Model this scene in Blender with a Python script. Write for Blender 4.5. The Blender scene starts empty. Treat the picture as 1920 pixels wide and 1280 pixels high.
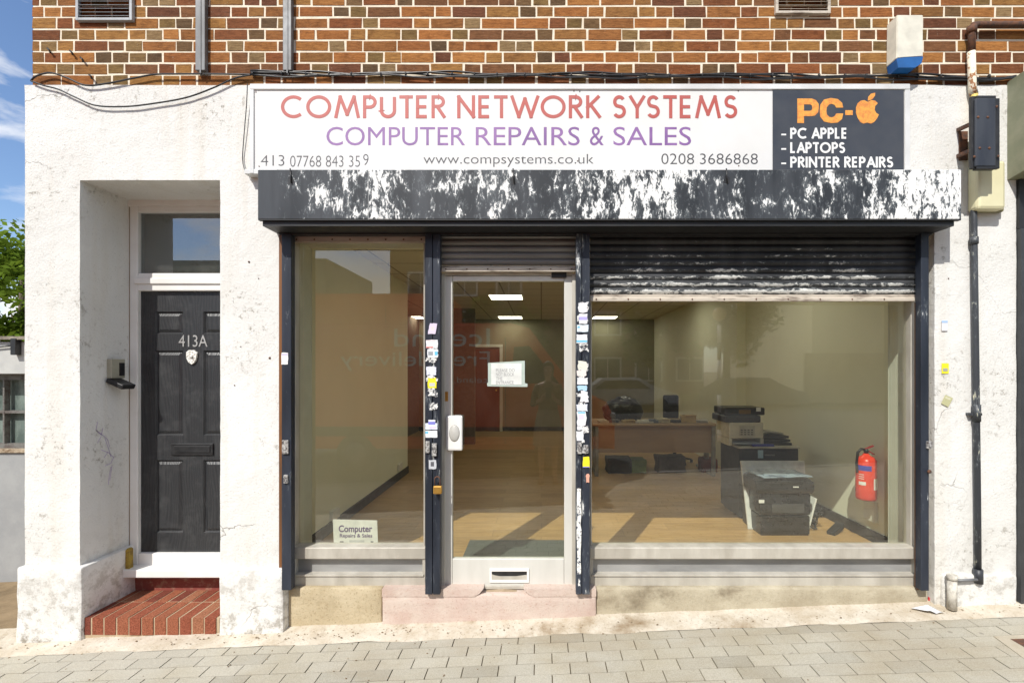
import bpy, bmesh, math, random
from mathutils import Vector, Matrix, noise as mnoise
R = math.radians
random.seed(7)
SC = bpy.context.scene
COL = SC.collection

# ------------------------------------------------------------------ camera, world, sun, exposure
F, D, VX, VY, CH = 900.0, 3.18, 1015.0, 693.0, 1.676     # focal px, distance to wall, vanishing point, eye height
cam_d = bpy.data.cameras.new('camera'); cam = bpy.data.objects.new('camera', cam_d); COL.objects.link(cam)
cam.location = (0, -D, CH); cam.rotation_euler = (R(90), 0, 0)
cam_d.sensor_width = 36; cam_d.lens = F/1920*36
cam_d.shift_x = -(VX-960)/1920; cam_d.shift_y = (VY-640)/1920
cam_d.clip_start = 0.05; cam_d.clip_end = 800
SC.camera = cam
SUN_DIR = Vector((0.48, 1.0, -1.18)).normalized()
sd = bpy.data.lights.new('sun', 'SUN'); sd.energy = 4.4; sd.angle = R(0.53); sd.color = (1.0, 0.965, 0.90)
so = bpy.data.objects.new('sun', sd); COL.objects.link(so)
so.rotation_euler = SUN_DIR.to_track_quat('-Z', 'Y').to_euler(); so.location = (-6, -12, 16)
W = bpy.data.worlds.new('World'); SC.world = W; W.use_nodes = True
wn = W.node_tree; wn.nodes.clear()
sky = wn.nodes.new('ShaderNodeTexSky'); sky.sky_type = 'NISHITA'; sky.sun_disc = False
sky.sun_elevation = math.asin(-SUN_DIR.z); sky.sun_rotation = math.atan2(-SUN_DIR.x, -SUN_DIR.y) % (2*math.pi)
sky.air_density = 1.0; sky.dust_density = 0.6; sky.ozone_density = 1.6
tc = wn.nodes.new('ShaderNodeTexCoord'); mp = wn.nodes.new('ShaderNodeMapping')
mp.inputs['Scale'].default_value = (1.6, 1.6, 4.2); mp.inputs['Rotation'].default_value = (0.3, 0.25, 0.4)
nz = wn.nodes.new('ShaderNodeTexNoise'); nz.inputs['Scale'].default_value = 2.3; nz.inputs['Detail'].default_value = 7
nz.inputs['Roughness'].default_value = 0.58; nz.inputs['Distortion'].default_value = 0.35
cr = wn.nodes.new('ShaderNodeMapRange'); cr.inputs['From Min'].default_value = 0.43; cr.inputs['From Max'].default_value = 0.62
mx = wn.nodes.new('ShaderNodeMix'); mx.data_type = 'RGBA'; mx.inputs['B'].default_value = (7.2, 7.1, 6.9, 1)
gain = wn.nodes.new('ShaderNodeMix'); gain.data_type = 'RGBA'; gain.blend_type = 'MULTIPLY'
gain.inputs['Factor'].default_value = 1; gain.inputs['B'].default_value = (0.80, 0.87, 0.98, 1)
bg = wn.nodes.new('ShaderNodeBackground'); bg.inputs['Strength'].default_value = 0.15
wo = wn.nodes.new('ShaderNodeOutputWorld')
L = wn.links.new
L(tc.outputs['Generated'], mp.inputs['Vector']); L(mp.outputs[0], nz.inputs['Vector']); L(nz.outputs['Fac'], cr.inputs['Value'])
L(sky.outputs[0], gain.inputs['A']); L(gain.outputs['Result'], mx.inputs['A']); L(cr.outputs[0], mx.inputs['Factor'])
L(mx.outputs['Result'], bg.inputs['Color']); L(bg.outputs[0], wo.inputs['Surface'])
SC.view_settings.view_transform = 'Standard'; SC.view_settings.look = 'None'
SC.view_settings.gamma = 1; SC.view_settings.exposure = 0.22
SC.cycles.max_bounces = 10; SC.cycles.diffuse_bounces = 8; SC.cycles.glossy_bounces = 5
SC.cycles.transparent_max_bounces = 12; SC.cycles.caustics_reflective = False; SC.cycles.caustics_refractive = False

# ------------------------------------------------------------------ geometry helpers
def S(Y): return F/(D+Y)
def PX(px, Y): return (px-VX)/S(Y)
def PZ(py, Y): return CH+(VY-py)/S(Y)
def gz(x): return 0.0386*max(-8, min(8, x))
def P(px, py, Y): return Vector((PX(px, Y), Y, PZ(py, Y)))

def box(bm, x0, x1, y0, y1, z0, z1, bev=0, seg=2, mat=0):
    if x0 > x1: x0, x1 = x1, x0
    if y0 > y1: y0, y1 = y1, y0
    if z0 > z1: z0, z1 = z1, z0
    v = [bm.verts.new(p) for p in ((x0,y0,z0),(x1,y0,z0),(x1,y1,z0),(x0,y1,z0),(x0,y0,z1),(x1,y0,z1),(x1,y1,z1),(x0,y1,z1))]
    fs = [bm.faces.new([v[i] for i in q]) for q in ((3,2,1,0),(4,5,6,7),(0,1,5,4),(1,2,6,5),(2,3,7,6),(3,0,4,7))]
    for f in fs: f.material_index = mat
    if bev > 0:
        ed = list({e for f in fs for e in f.edges})
        bev = min(bev, 0.45*min(x1-x0, y1-y0, z1-z0))
        r = bmesh.ops.bevel(bm, geom=ed, offset=bev, segments=seg, affect='EDGES', profile=0.5)
        for f in r['faces']: f.material_index = mat
    return v
def pbox(bm, a, b, c, d, Yf, Yb, bev=0, mat=0):          # pixel rectangle a,b - c,d on the plane Yf, going back to Yb
    return box(bm, PX(a,Yf), PX(c,Yf), Yf, Yb, PZ(d,Yf), PZ(b,Yf), bev, mat=mat)
def obox(bm, M, sx, sy, sz, bev=0, mat=0):               # box centred at M
    n0 = len(bm.verts); b2 = bmesh.new(); box(b2, -sx/2, sx/2, -sy/2, sy/2, -sz/2, sz/2, bev, mat=mat)
    b2.transform(M); me = bpy.data.meshes.new('t'); b2.to_mesh(me); b2.free(); bm.from_mesh(me); bpy.data.meshes.remove(me)
def tube(bm, pts, r, n=8, closed=False, smooth=True, caps=True):
    pts = [Vector(p) for p in pts]; rings = []
    rr = r if isinstance(r, (list, tuple)) else [r]*len(pts)
    up = Vector((0.13, 0.31, 0.94)).normalized()
    for i, p in enumerate(pts):
        a = pts[max(0, i-1)]; b = pts[min(len(pts)-1, i+1)]
        t = (b-a).normalized()
        u = t.cross(up)
        if u.length < 1e-3: u = t.cross(Vector((1,0,0)))
        u.normalize(); w = t.cross(u)
        rings.append([bm.verts.new(p+(u*math.cos(2*math.pi*k/n)+w*math.sin(2*math.pi*k/n))*rr[i]) for k in range(n)])
    for a, b in zip(rings, rings[1:]):
        for k in range(n):
            f = bm.faces.new((a[k], a[(k+1)%n], b[(k+1)%n], b[k])); f.smooth = smooth
    if caps:
        bm.faces.new(rings[0][::-1]); bm.faces.new(rings[-1])
def lathe(bm, prof, c, n=20, axis='Z', smooth=True):     # profile [(r, h)]
    rings = []
    for r, h in prof:
        ring = []
        for k in range(n):
            a = 2*math.pi*k/n; u, v = r*math.cos(a), r*math.sin(a)
            p = {'Z': (u, v, h), 'Y': (u, h, v), 'X': (h, u, v)}[axis]
            ring.append(bm.verts.new(Vector(c)+Vector(p)))
        rings.append(ring)
    for a, b in zip(rings, rings[1:]):
        for k in range(n):
            f = bm.faces.new((a[k], a[(k+1)%n], b[(k+1)%n], b[k])); f.smooth = smooth
    for ring in (rings[0], rings[-1]):
        try: bm.faces.new(ring)
        except ValueError: pass
def prism(bm, poly, y0, y1, mat=0):                      # polygon of (x, z) extruded along y
    a = [bm.verts.new((x, y0, z)) for x, z in poly]; b = [bm.verts.new((x, y1, z)) for x, z in poly]
    fs = [bm.faces.new(a), bm.faces.new(b[::-1])]
    for i in range(len(poly)):
        j = (i+1) % len(poly); fs.append(bm.faces.new((a[i], b[i], b[j], a[j])))
    for f in fs: f.material_index = mat
    return fs
def prism_x(bm, poly, x0, x1, smooth=False):             # polygon of (y, z) extruded along x
    a = [bm.verts.new((x0, y, z)) for y, z in poly]; b = [bm.verts.new((x1, y, z)) for y, z in poly]
    bm.faces.new(a); bm.faces.new(b[::-1])
    for i in range(len(poly)):
        j = (i+1) % len(poly); f = bm.faces.new((a[i], b[i], b[j], a[j])); f.smooth = smooth
def ppoly(bm, pts, Yf, Yb): prism(bm, [(PX(x,Yf), PZ(y,Yf)) for x, y in pts], Yf, Yb)

def obj(name, bm, mat, parent=None, label=None, cat=None, group=None, kind=None, fix=True):
    me = bpy.data.meshes.new(name)
    if isinstance(bm, bpy.types.Mesh): me = bm
    else:
        if fix: bmesh.ops.recalc_face_normals(bm, faces=bm.faces[:])
        bm.to_mesh(me); bm.free()
    for m in (mat if isinstance(mat, (list, tuple)) else [mat]): me.materials.append(m)
    o = bpy.data.objects.new(name, me); COL.objects.link(o)
    if parent is not None: adopt(o, parent)
    tag(o, label, cat, group, kind); return o
def adopt(o, parent):
    o.parent = parent
    m = Matrix.Identity(4); q = parent
    chain = []
    while q is not None: chain.append(q); q = q.parent
    for q in reversed(chain): m = m @ (q.matrix_parent_inverse if q.parent else Matrix.Identity(4)) @ q.matrix_basis
    o.matrix_parent_inverse = m.inverted()
def tag(o, label=None, cat=None, group=None, kind=None):
    if label: o['label'] = label
    if cat: o['category'] = cat
    if group: o['group'] = group
    if kind: o['kind'] = kind
def thing(name, loc, label, cat, group=None):
    o = bpy.data.objects.new(name, None); COL.objects.link(o); o.location = loc; o.empty_display_size = 0.1
    tag(o, label, cat, group); return o
def dup(o, offset, label=None, parent=None, depth=0):    # a copy of a thing with copies of its parts and sub-parts
    c = o.copy(); COL.objects.link(c)
    if parent is not None: c.parent = parent; c.matrix_parent_inverse = o.matrix_parent_inverse.copy(); c.matrix_basis = o.matrix_basis.copy()
    else:
        c.location = Vector(o.location)+Vector(offset)
        if label: c['label'] = label
    for ch in [x for x in COL.objects if x.parent == o]: dup(ch, offset, None, c)
    return c
B = bmesh.new

# ------------------------------------------------------------------ materials
class NT:
    def __init__(s, name):
        s.m = bpy.data.materials.new(name); s.m.use_nodes = True; s.t = s.m.node_tree; s.t.nodes.clear()
        s.out = s.t.nodes.new('ShaderNodeOutputMaterial'); s.b = s.n('ShaderNodeBsdfPrincipled'); s.l(s.b.outputs[0], s.out.inputs[0])
        s.tc = s.n('ShaderNodeTexCoord')
    def n(s, typ, inp=None, **props):
        nd = s.t.nodes.new(typ)
        for k, v in props.items(): setattr(nd, k, v)
        for k, v in (inp or {}).items(): s.set(nd, k, v)
        return nd
    def set(s, nd, k, v):
        i = nd.inputs[k]
        if isinstance(v, bpy.types.NodeSocket): s.l(v, i)
        else: i.default_value = v
    def l(s, a, b): s.t.links.new(a, b)
    def coord(s, scale=(1,1,1), which='Object'):
        return s.n('ShaderNodeMapping', {'Vector': s.tc.outputs[which], 'Scale': scale}).outputs[0]
    def noise(s, scale, detail=4, stretch=(1,1,1), rough=0.55, dist=0, out='Fac', w=None):
        return s.n('ShaderNodeTexNoise', {'Vector': s.coord(stretch), 'Scale': scale, 'Detail': detail, 'Roughness': rough, 'Distortion': dist}).outputs[out]
    def math(s, op, a, b=0.0, c=0.0, clamp=False):
        nd = s.n('ShaderNodeMath', operation=op, use_clamp=clamp)
        for i, v in enumerate((a, b, c)): s.set(nd, i, v)
        return nd.outputs[0]
    def rng(s, v, a, b, c=0.0, d=1.0):
        return s.n('ShaderNodeMapRange', {'Value': v, 'From Min': a, 'From Max': b, 'To Min': c, 'To Max': d}).outputs[0]
    def mix(s, f, a, b, blend='MIX'):
        nd = s.n('ShaderNodeMix', data_type='RGBA', blend_type=blend)
        for k, v in ((0, f), (6, a), (7, b)):
            if isinstance(v, bpy.types.NodeSocket): s.l(v, nd.inputs[k])
            else: nd.inputs[k].default_value = (v if k == 0 else (*v, 1) if len(v) == 3 else v)
        return nd.outputs[2]
    def xyz(s):
        nd = s.n('ShaderNodeSeparateXYZ', {0: s.tc.outputs['Object']}); return nd.outputs
    def bump(s, h, strength=0.3, dist=0.01):
        nd = s.n('ShaderNodeBump', {'Height': h, 'Strength': strength, 'Distance': dist}); s.l(nd.outputs[0], s.b.inputs['Normal'])
    def fin(s, col=None, rough=0.6, metal=0.0, spec=0.5):
        if col is not None: s.set(s.b, 'Base Color', col if isinstance(col, bpy.types.NodeSocket) else (*col, 1))
        s.set(s.b, 'Roughness', rough); s.set(s.b, 'Metallic', metal); s.set(s.b, 'Specular IOR Level', spec)
        return s.m
MC = {}
def simple(name, c1, rough=0.6, metal=0.0, c2=None, scale=12, stretch=(1,1,1), bump=0.0, bscale=60, spec=0.5):
    if name in MC: return MC[name]
    t = NT(name); c2 = c2 or tuple(v*0.8 for v in c1)
    f = t.rng(t.noise(scale, 5, stretch), 0.35, 0.65); col = t.mix(f, c1, c2)
    if bump: t.bump(t.noise(bscale, 4, stretch), bump, 0.004)
    MC[name] = t.fin(col, t.rng(t.noise(scale*2, 3), 0.3, 0.7, rough*0.85, min(1, rough*1.15)), metal, spec); return MC[name]
def emit(name, c, s):
    t = NT(name); e = t.n('ShaderNodeEmission', {'Color': (*c, 1), 'Strength': s}); t.l(e.outputs[0], t.out.inputs[0]); return t.m

def m_render():
    t = NT('white_painted_render')
    dirt = t.noise(22, 8, (1,1,1), 0.75); spots = t.rng(dirt, 0.55, 0.63)
    patch = t.rng(t.noise(2.2, 4), 0.46, 0.66); f = t.math('MULTIPLY', spots, patch)
    fine = t.math('MULTIPLY', t.rng(t.noise(95, 5, (1,1,1), 0.8), 0.585, 0.67), t.rng(t.noise(3.1, 3), 0.34, 0.58))
    f = t.math('MAXIMUM', f, t.math('MULTIPLY', fine, 0.75))
    # cracks along warped cell borders, only here and there
    wv = t.n('ShaderNodeMix', data_type='VECTOR'); t.l(t.coord(), wv.inputs[4]); t.l(t.noise(5, 5, out='Color'), wv.inputs[5]); wv.inputs[0].default_value = 0.18
    vo = t.n('ShaderNodeTexVoronoi', {'Vector': wv.outputs[1], 'Scale': 1.55}, feature='DISTANCE_TO_EDGE')
    crack = t.math('MULTIPLY', t.rng(vo.outputs['Distance'], 0.0045, 0.0015), t.rng(t.noise(1.3, 2), 0.56, 0.66)); crack = t.math('MULTIPLY', crack, t.rng(t.xyz()[1], 0.06, 0.03))
    z = t.xyz()[2]
    low = t.math('MULTIPLY', t.rng(z, 0.60, -0.10), t.rng(t.noise(11, 8, (1,1,1), 0.78), 0.49, 0.60))
    top = t.math('MULTIPLY', t.rng(z, 3.2, 3.56), t.rng(t.noise(26, 6, (1,1,0.35), 0.7), 0.57, 0.70))
    f = t.math('MAXIMUM', f, t.math('MULTIPLY', low, 0.95)); f = t.math('MAXIMUM', f, t.math('MULTIPLY', top, 0.8))
    base = t.mix(t.rng(t.noise(1.1, 4), 0.35, 0.7), (0.74,0.735,0.71), (0.66,0.65,0.61))
    pv = t.n('ShaderNodeTexVoronoi', {'Vector': wv.outputs[1], 'Scale': 1.3}); base = t.mix(t.math('MULTIPLY', pv.outputs['Color'], 0.16), base, (0.60,0.585,0.545))
    streak = t.math('MULTIPLY', t.rng(t.noise(7, 5, (1,1,0.07)), 0.53, 0.72), 0.42)
    base = t.mix(streak, base, (0.60,0.55,0.46))
    col = t.mix(t.math('MULTIPLY', f, 0.85), base, (0.23,0.20,0.15)); col = t.mix(t.math('MULTIPLY', crack, 0.6), col, (0.20,0.18,0.15))
    h = t.math('ADD', t.noise(70, 5), t.math('MULTIPLY', t.noise(9, 4), 1.5)); h = t.math('SUBTRACT', h, t.math('MULTIPLY', crack, 1.2)); h = t.math('SUBTRACT', h, t.math('MULTIPLY', f, 0.4))
    t.bump(h, 0.55, 0.006); return t.fin(col, 0.85, 0, 0.25)
def m_brick(name, streak=True, sat=1.0):
    t = NT(name); at = t.n('ShaderNodeVertexColor', layer_name='tint').outputs['Color']
    st = t.noise(40, 7, (0.38,1,2.4), 0.85) if streak else t.noise(160, 4)
    c = t.mix(t.rng(st, 0.42, 0.60, 0, 0.70), at, (0.40,0.32,0.26), 'MULTIPLY')
    c = t.mix(t.rng(t.noise(9, 6, (1,1,1), 0.7), 0.50, 0.68, 0, 0.6 if streak else 0.25), c, (0.50,0.46,0.40), 'MULTIPLY')
    c = t.mix(t.math('MULTIPLY', t.rng(t.noise(55, 5, (1,1,1), 0.8), 0.62, 0.72), 0.35), c, (0.55,0.48,0.38))
    t.bump(t.math('ADD', st, t.math('MULTIPLY', t.noise(120, 4), 0.5)), 0.9, 0.004); return t.fin(c, 0.88, 0, 0.2)
def m_paver():
    t = NT('grey_concrete_block'); at = t.n('ShaderNodeVertexColor', layer_name='tint').outputs['Color']
    c = t.mix(t.rng(t.noise(160, 4, rough=0.8), 0.40, 0.60, 0, 0.6), at, (0.58,0.57,0.55), 'MULTIPLY')
    c = t.mix(t.rng(t.noise(2.2, 5), 0.42, 0.66, 0, 0.55), c, (0.82,0.76,0.64), 'MULTIPLY')
    c = t.mix(t.math('MULTIPLY', t.rng(t.noise(20, 6, rough=0.75), 0.64, 0.72), 0.5), c, (0.15,0.13,0.11))
    gum = t.n('ShaderNodeTexVoronoi', {'Vector': t.coord(), 'Scale': 3.6}); c = t.mix(t.math('MULTIPLY', t.rng(gum.outputs['Distance'], 0.05, 0.035), 0.45), c, (0.12,0.11,0.10))
    c = t.mix(t.math('MULTIPLY', t.rng(t.noise(1.3, 7, (0.5,1.6,1), 0.65), 0.52, 0.66), 0.42), c, (0.30,0.24,0.16))
    t.bump(t.noise(220, 4, rough=0.8), 0.55, 0.003); return t.fin(c, 0.9, 0, 0.2)
def m_concrete(name, c1, c2, c3=(0.25,0.20,0.13), amt=0.6, speck=140, peb=0.5):
    t = NT(name); c = t.mix(t.rng(t.noise(5, 7, rough=0.7), 0.36, 0.64), c1, c2)
    c = t.mix(t.rng(t.noise(speck, 4, rough=0.8), 0.55, 0.70, 0, peb), c, c3)
    c = t.mix(t.rng(t.noise(2.6, 7, (1,1,1), 0.7), 0.54, 0.70, 0, amt), c, c3)
    t.bump(t.math('ADD', t.noise(90, 6, rough=0.75), t.math('MULTIPLY', t.noise(14, 5), 1.5)), 0.7, 0.006); return t.fin(c, 0.9, 0, 0.2)
def m_peel(name, dark, white, xs, sx=1.0, sz=0.35, scale=20, soft=0.02, rough=0.45, bias=None, ridge=None):
    """painted steel with flaking: xs = [(world x, coverage 0..1)]"""
    t = NT(name); X, Y_, Z = t.xyz(); x0, x1 = xs[0][0], xs[-1][0]
    rp = t.n('ShaderNodeValToRGB', {'Fac': t.rng(X, x0, x1)}); el = rp.color_ramp.elements
    while len(el) < len(xs): el.new(0.5)
    for e, (x, c) in zip(el, xs): e.position = (x-x0)/(x1-x0); e.color = (c, c, c, 1)
    n1 = t.noise(scale, 8, (sx,1,sz), 0.72, 0.6); n2 = t.noise(scale*0.25, 3, (sx,1,sz*1.6))
    v = t.math('ADD', t.math('MULTIPLY', n1, 0.62), t.math('MULTIPLY', n2, 0.38))
    v = t.math('ADD', v, t.math('MULTIPLY_ADD', rp.outputs[0], 0.30, -0.15))
    if bias: v = t.math('ADD', v, t.rng(Z, bias[0], bias[1], bias[2], bias[3]))
    if ridge: v = t.math('MULTIPLY_ADD', t.math('COSINE', t.math('MULTIPLY', t.math('SUBTRACT', Z, ridge[0]), 6.28318/ridge[1])), ridge[2], v)
    v = t.math('MULTIPLY_ADD', t.math('SUBTRACT', t.noise(scale*4.5, 4, (sx,1,sz), 0.7), 0.5), 0.16, v)
    f = t.rng(v, 0.545, 0.545+soft)
    d = t.mix(t.rng(t.noise(6, 6, (1,1,0.15)), 0.4, 0.66), dark, tuple(min(1, k*1.9+0.01) for k in dark))
    grey = t.rng(v, 0.48, 0.545, 0, 0.34); d = t.mix(grey, d, (0.28,0.31,0.32))
    w = t.mix(t.rng(t.noise(60, 5), 0.5, 0.7), white, tuple(k*0.75 for k in white))
    t.bump(f, 0.35, 0.001); return t.fin(t.mix(f, d, w), t.rng(f, 0, 1, rough, 0.8), 0, 0.4)
def m_glass(name, refl=1.7, veil=0.006, tint=(0.93,0.96,0.90), base=0.0):
    t = NT(name); fr = t.n('ShaderNodeFresnel', {'IOR': 1.5})
    tr = t.n('ShaderNodeBsdfTransparent', {'Color': (*tint, 1)}); gl = t.n('ShaderNodeBsdfGlossy', {'Roughness': 0.0, 'Color': (1,1,1,1)})
    df = t.n('ShaderNodeBsdfDiffuse', {'Color': (0.8,0.78,0.7,1)})
    specks = t.rng(t.noise(30, 6, rough=0.85), 0.725, 0.75, 0, 0.35)
    sm = t.rng(t.noise(3.5, 6, (1,1,0.7), 0.7), 0.45, 0.75, veil*0.6, veil*2.2)
    m1 = t.n('ShaderNodeMixShader'); t.l(t.math('MAXIMUM', sm, specks), m1.inputs[0]); t.l(tr.outputs[0], m1.inputs[1]); t.l(df.outputs[0], m1.inputs[2])
    m2 = t.n('ShaderNodeMixShader'); 
    geo = t.n('ShaderNodeNewGeometry'); front = t.math('SUBTRACT', 1.0, geo.outputs['Backfacing'])
    t.l(t.math('MULTIPLY', t.math('MULTIPLY_ADD', fr.outputs[0], refl, base, True), front), m2.inputs[0]); t.l(m1.outputs[0], m2.inputs[1]); t.l(gl.outputs[0], m2.inputs[2])
    t.l(m2.outputs[0], t.out.inputs[0]); return t.m
def m_wood_door():
    t = NT('black_woodgrain_composite'); X, Y_, Z = t.xyz()
    n = t.noise(3.4, 3, (1,1,0.22), 0.5, 0.3); v = t.math('ADD', t.math('MULTIPLY', X, 26.0), t.math('MULTIPLY', n, 8.0))
    w = t.math('SINE', t.math('MULTIPLY', v, 12.0)); fine = t.noise(140, 3, (1,1,0.05))
    h = t.math('ADD', t.math('MULTIPLY', w, 0.5), fine); t.bump(h, 0.45, 0.0012)
    dust = t.rng(t.noise(7, 7, rough=0.75), 0.5, 0.72, 0, 0.35)
    c = t.mix(dust, t.mix(t.rng(w, -1, 1), (0.020,0.021,0.023), (0.030,0.031,0.033)), (0.10,0.10,0.098)); return t.fin(c, 0.42, 0, 0.5)
def m_blotch(name, c1, c2, scale=40, a=0.45, b=0.6, rough=0.5, stretch=(1,1,1)):
    t = NT(name); return t.fin(t.mix(t.rng(t.noise(scale, 6, stretch, 0.7), a, b), c1, c2), rough)
def m_laminate():
    t = NT('oak_laminate_floor'); br = t.n('ShaderNodeTexBrick', {'Vector': t.coord((1,1,1)), 'Color1': (0.58,0.37,0.17,1), 'Color2': (0.46,0.29,0.125,1), 'Mortar': (0.16,0.09,0.04,1), 'Scale': 1.0, 'Mortar Size': 0.0012, 'Brick Width': 1.2, 'Row Height': 0.19}, offset=0.37)
    g = t.noise(16, 6, (0.22,2.2,1), 0.65, 1.2); c = t.mix(t.rng(g, 0.38, 0.62, 0, 0.65), br.outputs[0], (0.62,0.56,0.50), 'MULTIPLY')
    return t.fin(c, 0.33, 0, 0.5)
def m_ceiling():
    t = NT('ceiling_tile'); br = t.n('ShaderNodeTexBrick', {'Vector': t.coord((1,1,1)), 'Color1': (0.66,0.63,0.52,1), 'Color2': (0.62,0.59,0.48,1), 'Mortar': (0.30,0.28,0.22,1), 'Scale': 1.0, 'Mortar Size': 0.012, 'Brick Width': 0.6, 'Row Height': 0.6}, offset=0.0)
    return t.fin(br.outputs[0], 0.9)
def m_leaf(name, a, b):
    t = NT(name); c = t.mix(t.rng(t.noise(1.6, 4), 0.35, 0.65), a, b)
    d = t.n('ShaderNodeBsdfDiffuse'); tl = t.n('ShaderNodeBsdfTranslucent'); t.l(c, d.inputs[0]); t.l(t.mix(0.5, c, (0.25,0.35,0.03)), tl.inputs[0])
    m = t.n('ShaderNodeMixShader', {0: 0.35}); t.l(d.outputs[0], m.inputs[1]); t.l(tl.outputs[0], m.inputs[2]); t.l(m.outputs[0], t.out.inputs[0]); return t.m

M_REND = m_render(); M_BRICK = m_brick('rustic_facing_brick'); M_REDB = m_brick('red_step_brick', False); M_PAVE = m_paver()
M_MORT = simple('cream_mortar', (0.80,0.72,0.58), 0.9, c2=(0.68,0.59,0.45), bump=0.5, bscale=90)
M_ALU = simple('weathered_aluminium', (0.56,0.53,0.46), 0.45, 0.2, (0.42,0.39,0.33), 9, (1,1,0.3), 0.15, 40)
M_ALUD = simple('grey_anodised_panel', (0.40,0.40,0.39), 0.45, 0.3, (0.25,0.25,0.245), 7, (0.3,1,1), 0.1)
M_BLK = simple('blue_black_gloss_paint', (0.015,0.019,0.027), 0.32, 0, (0.035,0.042,0.055), 9, (1,1,0.25), 0.2, 50)
M_DARK = simple('black_plastic', (0.014,0.014,0.015), 0.4, 0, (0.025,0.025,0.026), 20)
M_RUST = m_blotch('rusty_steel', (0.16,0.065,0.03), (0.07,0.04,0.03), 30, 0.4, 0.6, 0.85)
M_UPVC = simple('white_upvc', (0.80,0.79,0.76), 0.35, 0, (0.72,0.70,0.66), 4)
M_INT = simple('cream_interior_paint', (0.82,0.83,0.69), 0.8, 0, (0.79,0.80,0.66), 2)
M_INTW = simple('pale_interior_paint', (0.72,0.73,0.66), 0.8, 0, (0.66,0.67,0.60), 6)
M_SKIRT = m_blotch('scuffed_black_skirting', (0.03,0.028,0.026), (0.10,0.09,0.08), 14, 0.5, 0.75, 0.6)
M_GLASS = m_glass('dusty_shop_glass', 3.1, 0.005, (0.97,0.985,0.94))
M_GREY = simple('grey_galvanised_steel', (0.20,0.205,0.21), 0.5, 0.2, (0.13,0.13,0.13), 12, (1,1,0.3))

# ------------------------------------------------------------------ ground, road, pavement
def sheet(name, mat, xs, ys, dz, kind='structure'):
    bm = B(); g = [[bm.verts.new((x, y, gz(x)+dz)) for x in xs] for y in ys]
    for j in range(len(ys)-1):
        for i in range(len(xs)-1): bm.faces.new((g[j][i], g[j][i+1], g[j+1][i+1], g[j+1][i]))
    return obj(name, bm, mat, kind=kind)
XS = [-300, -60, -20, -8, -4, 0, 4, 8, 20, 60, 300]
sheet('ground', m_concrete('dusty_ground', (0.16,0.13,0.09), (0.21,0.17,0.12)), XS, [-300, -60, -25, 0, 25, 60, 300], -0.16)
sheet('road', m_concrete('asphalt', (0.055,0.055,0.056), (0.075,0.073,0.07), (0.04,0.04,0.04)), XS, [-15.2, -9, -4.2], -0.13)
sheet('grass_verge', simple('grass', (0.07,0.12,0.02), 0.9, 0, (0.05,0.09,0.015), 5, bump=0.6), XS, [-34, -19], -0.10)
sheet('far_pavement', M_PAVE, XS, [-19, -15.2], -0.05)
sheet('side_path', m_concrete('brown_paving_dirt', (0.30,0.22,0.13), (0.20,0.145,0.085), (0.10,0.075,0.045)), [-12, -8, -3.3], [-0.13, 1.2], -0.03)
bm = B(); cl = bm.loops.layers.float_color.new('tint')
random.seed(3)
row = 0; y = -0.135
BW, BH = 0.202, 0.101
while y > -3.95:
    off = (BW/2 if row % 2 else 0.0)+random.uniform(-0.004, 0.004)
    x = -6.0+off
    while x < 6.0:
        g = random.uniform(0.45, 0.49); tn = (g*1.03, g*0.97, g*0.81, 1)
        if random.random() < 0.06: tn = tuple(c*0.86 for c in tn[:3])+(1,)
        n0 = set(bm.faces); h = random.uniform(-0.0015, 0.0015)
        v = box(bm, x+0.0030, x+BW-0.0030, y-BH+0.0026, y-0.0026, -0.05, h)
        fs = [f for f in v[0].link_faces]+[f for f in v[6].link_faces]
        for f in set(fs):
            for lp in f.loops: lp[cl] = tn
        x += BW
    y -= BH; row += 1
for v in bm.verts: v.co.z += gz(v.co.x)
obj('pavement', bm, M_PAVE, kind='structure')
sheet('pavement_joint_sand', simple('joint_sand', (0.07,0.052,0.028), 0.95, 0, (0.17,0.14,0.085), 3), [-6.0, -4, -2, 0, 2, 4, 6.0], [-4.03, -0.11], -0.007)
# mortared concrete fillet between the blocks and the shop fronts, with an uneven edge
bm = B(); n = 170; xs = [-4.4+9.4*i/n for i in range(n+1)]; rows = []
for k, (yy, dz) in enumerate(((-0.155, 0.002), (-0.12, 0.011), (-0.06, 0.016), (0.0, 0.022), (0.05, 0.03), (0.12, 0.04))):
    r_ = []
    for x in xs:
        jit = mnoise.noise(Vector((x*3.1, k*1.7, 0)))*(0.022 if k < 2 else 0.008)+mnoise.noise(Vector((x*13, k, 2)))*0.006
        r_.append(bm.verts.new((x, yy+jit, gz(x)+dz+mnoise.noise(Vector((x*5, yy*9, 4)))*0.006)))
    rows.append(r_)
for a, b in zip(rows, rows[1:]):
    for i in range(n):
        f = bm.faces.new((a[i], a[i+1], b[i+1], b[i])); f.smooth = True
obj('concrete_fillet', bm, m_concrete('pale_cement', (0.62,0.57,0.48), (0.46,0.39,0.29), (0.22,0.15,0.08), 0.85, 60, 0.7), kind='structure')
# kerb
bm = B(); x = -30
while x < 30:
    box(bm, x+0.004, x+0.906, -4.17, -4.03, -0.13, 0.0, 0.012, 1); x += 0.91
for v in bm.verts: v.co.z += gz(v.co.x)
obj('kerb', bm, m_concrete('kerb_concrete', (0.33,0.32,0.29), (0.26,0.25,0.23)), kind='structure')

# ------------------------------------------------------------------ the shop building
bld = thing('shop_building', (0, 0, 0), 'two storey brick building with peeling white ground floor and a shuttered shopfront', 'building')
TOPZ = 7.0; XL = PX(47,0); XR = PX(1905,0); ZB = PZ(160,0); ZD = PZ(338,0)
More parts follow.
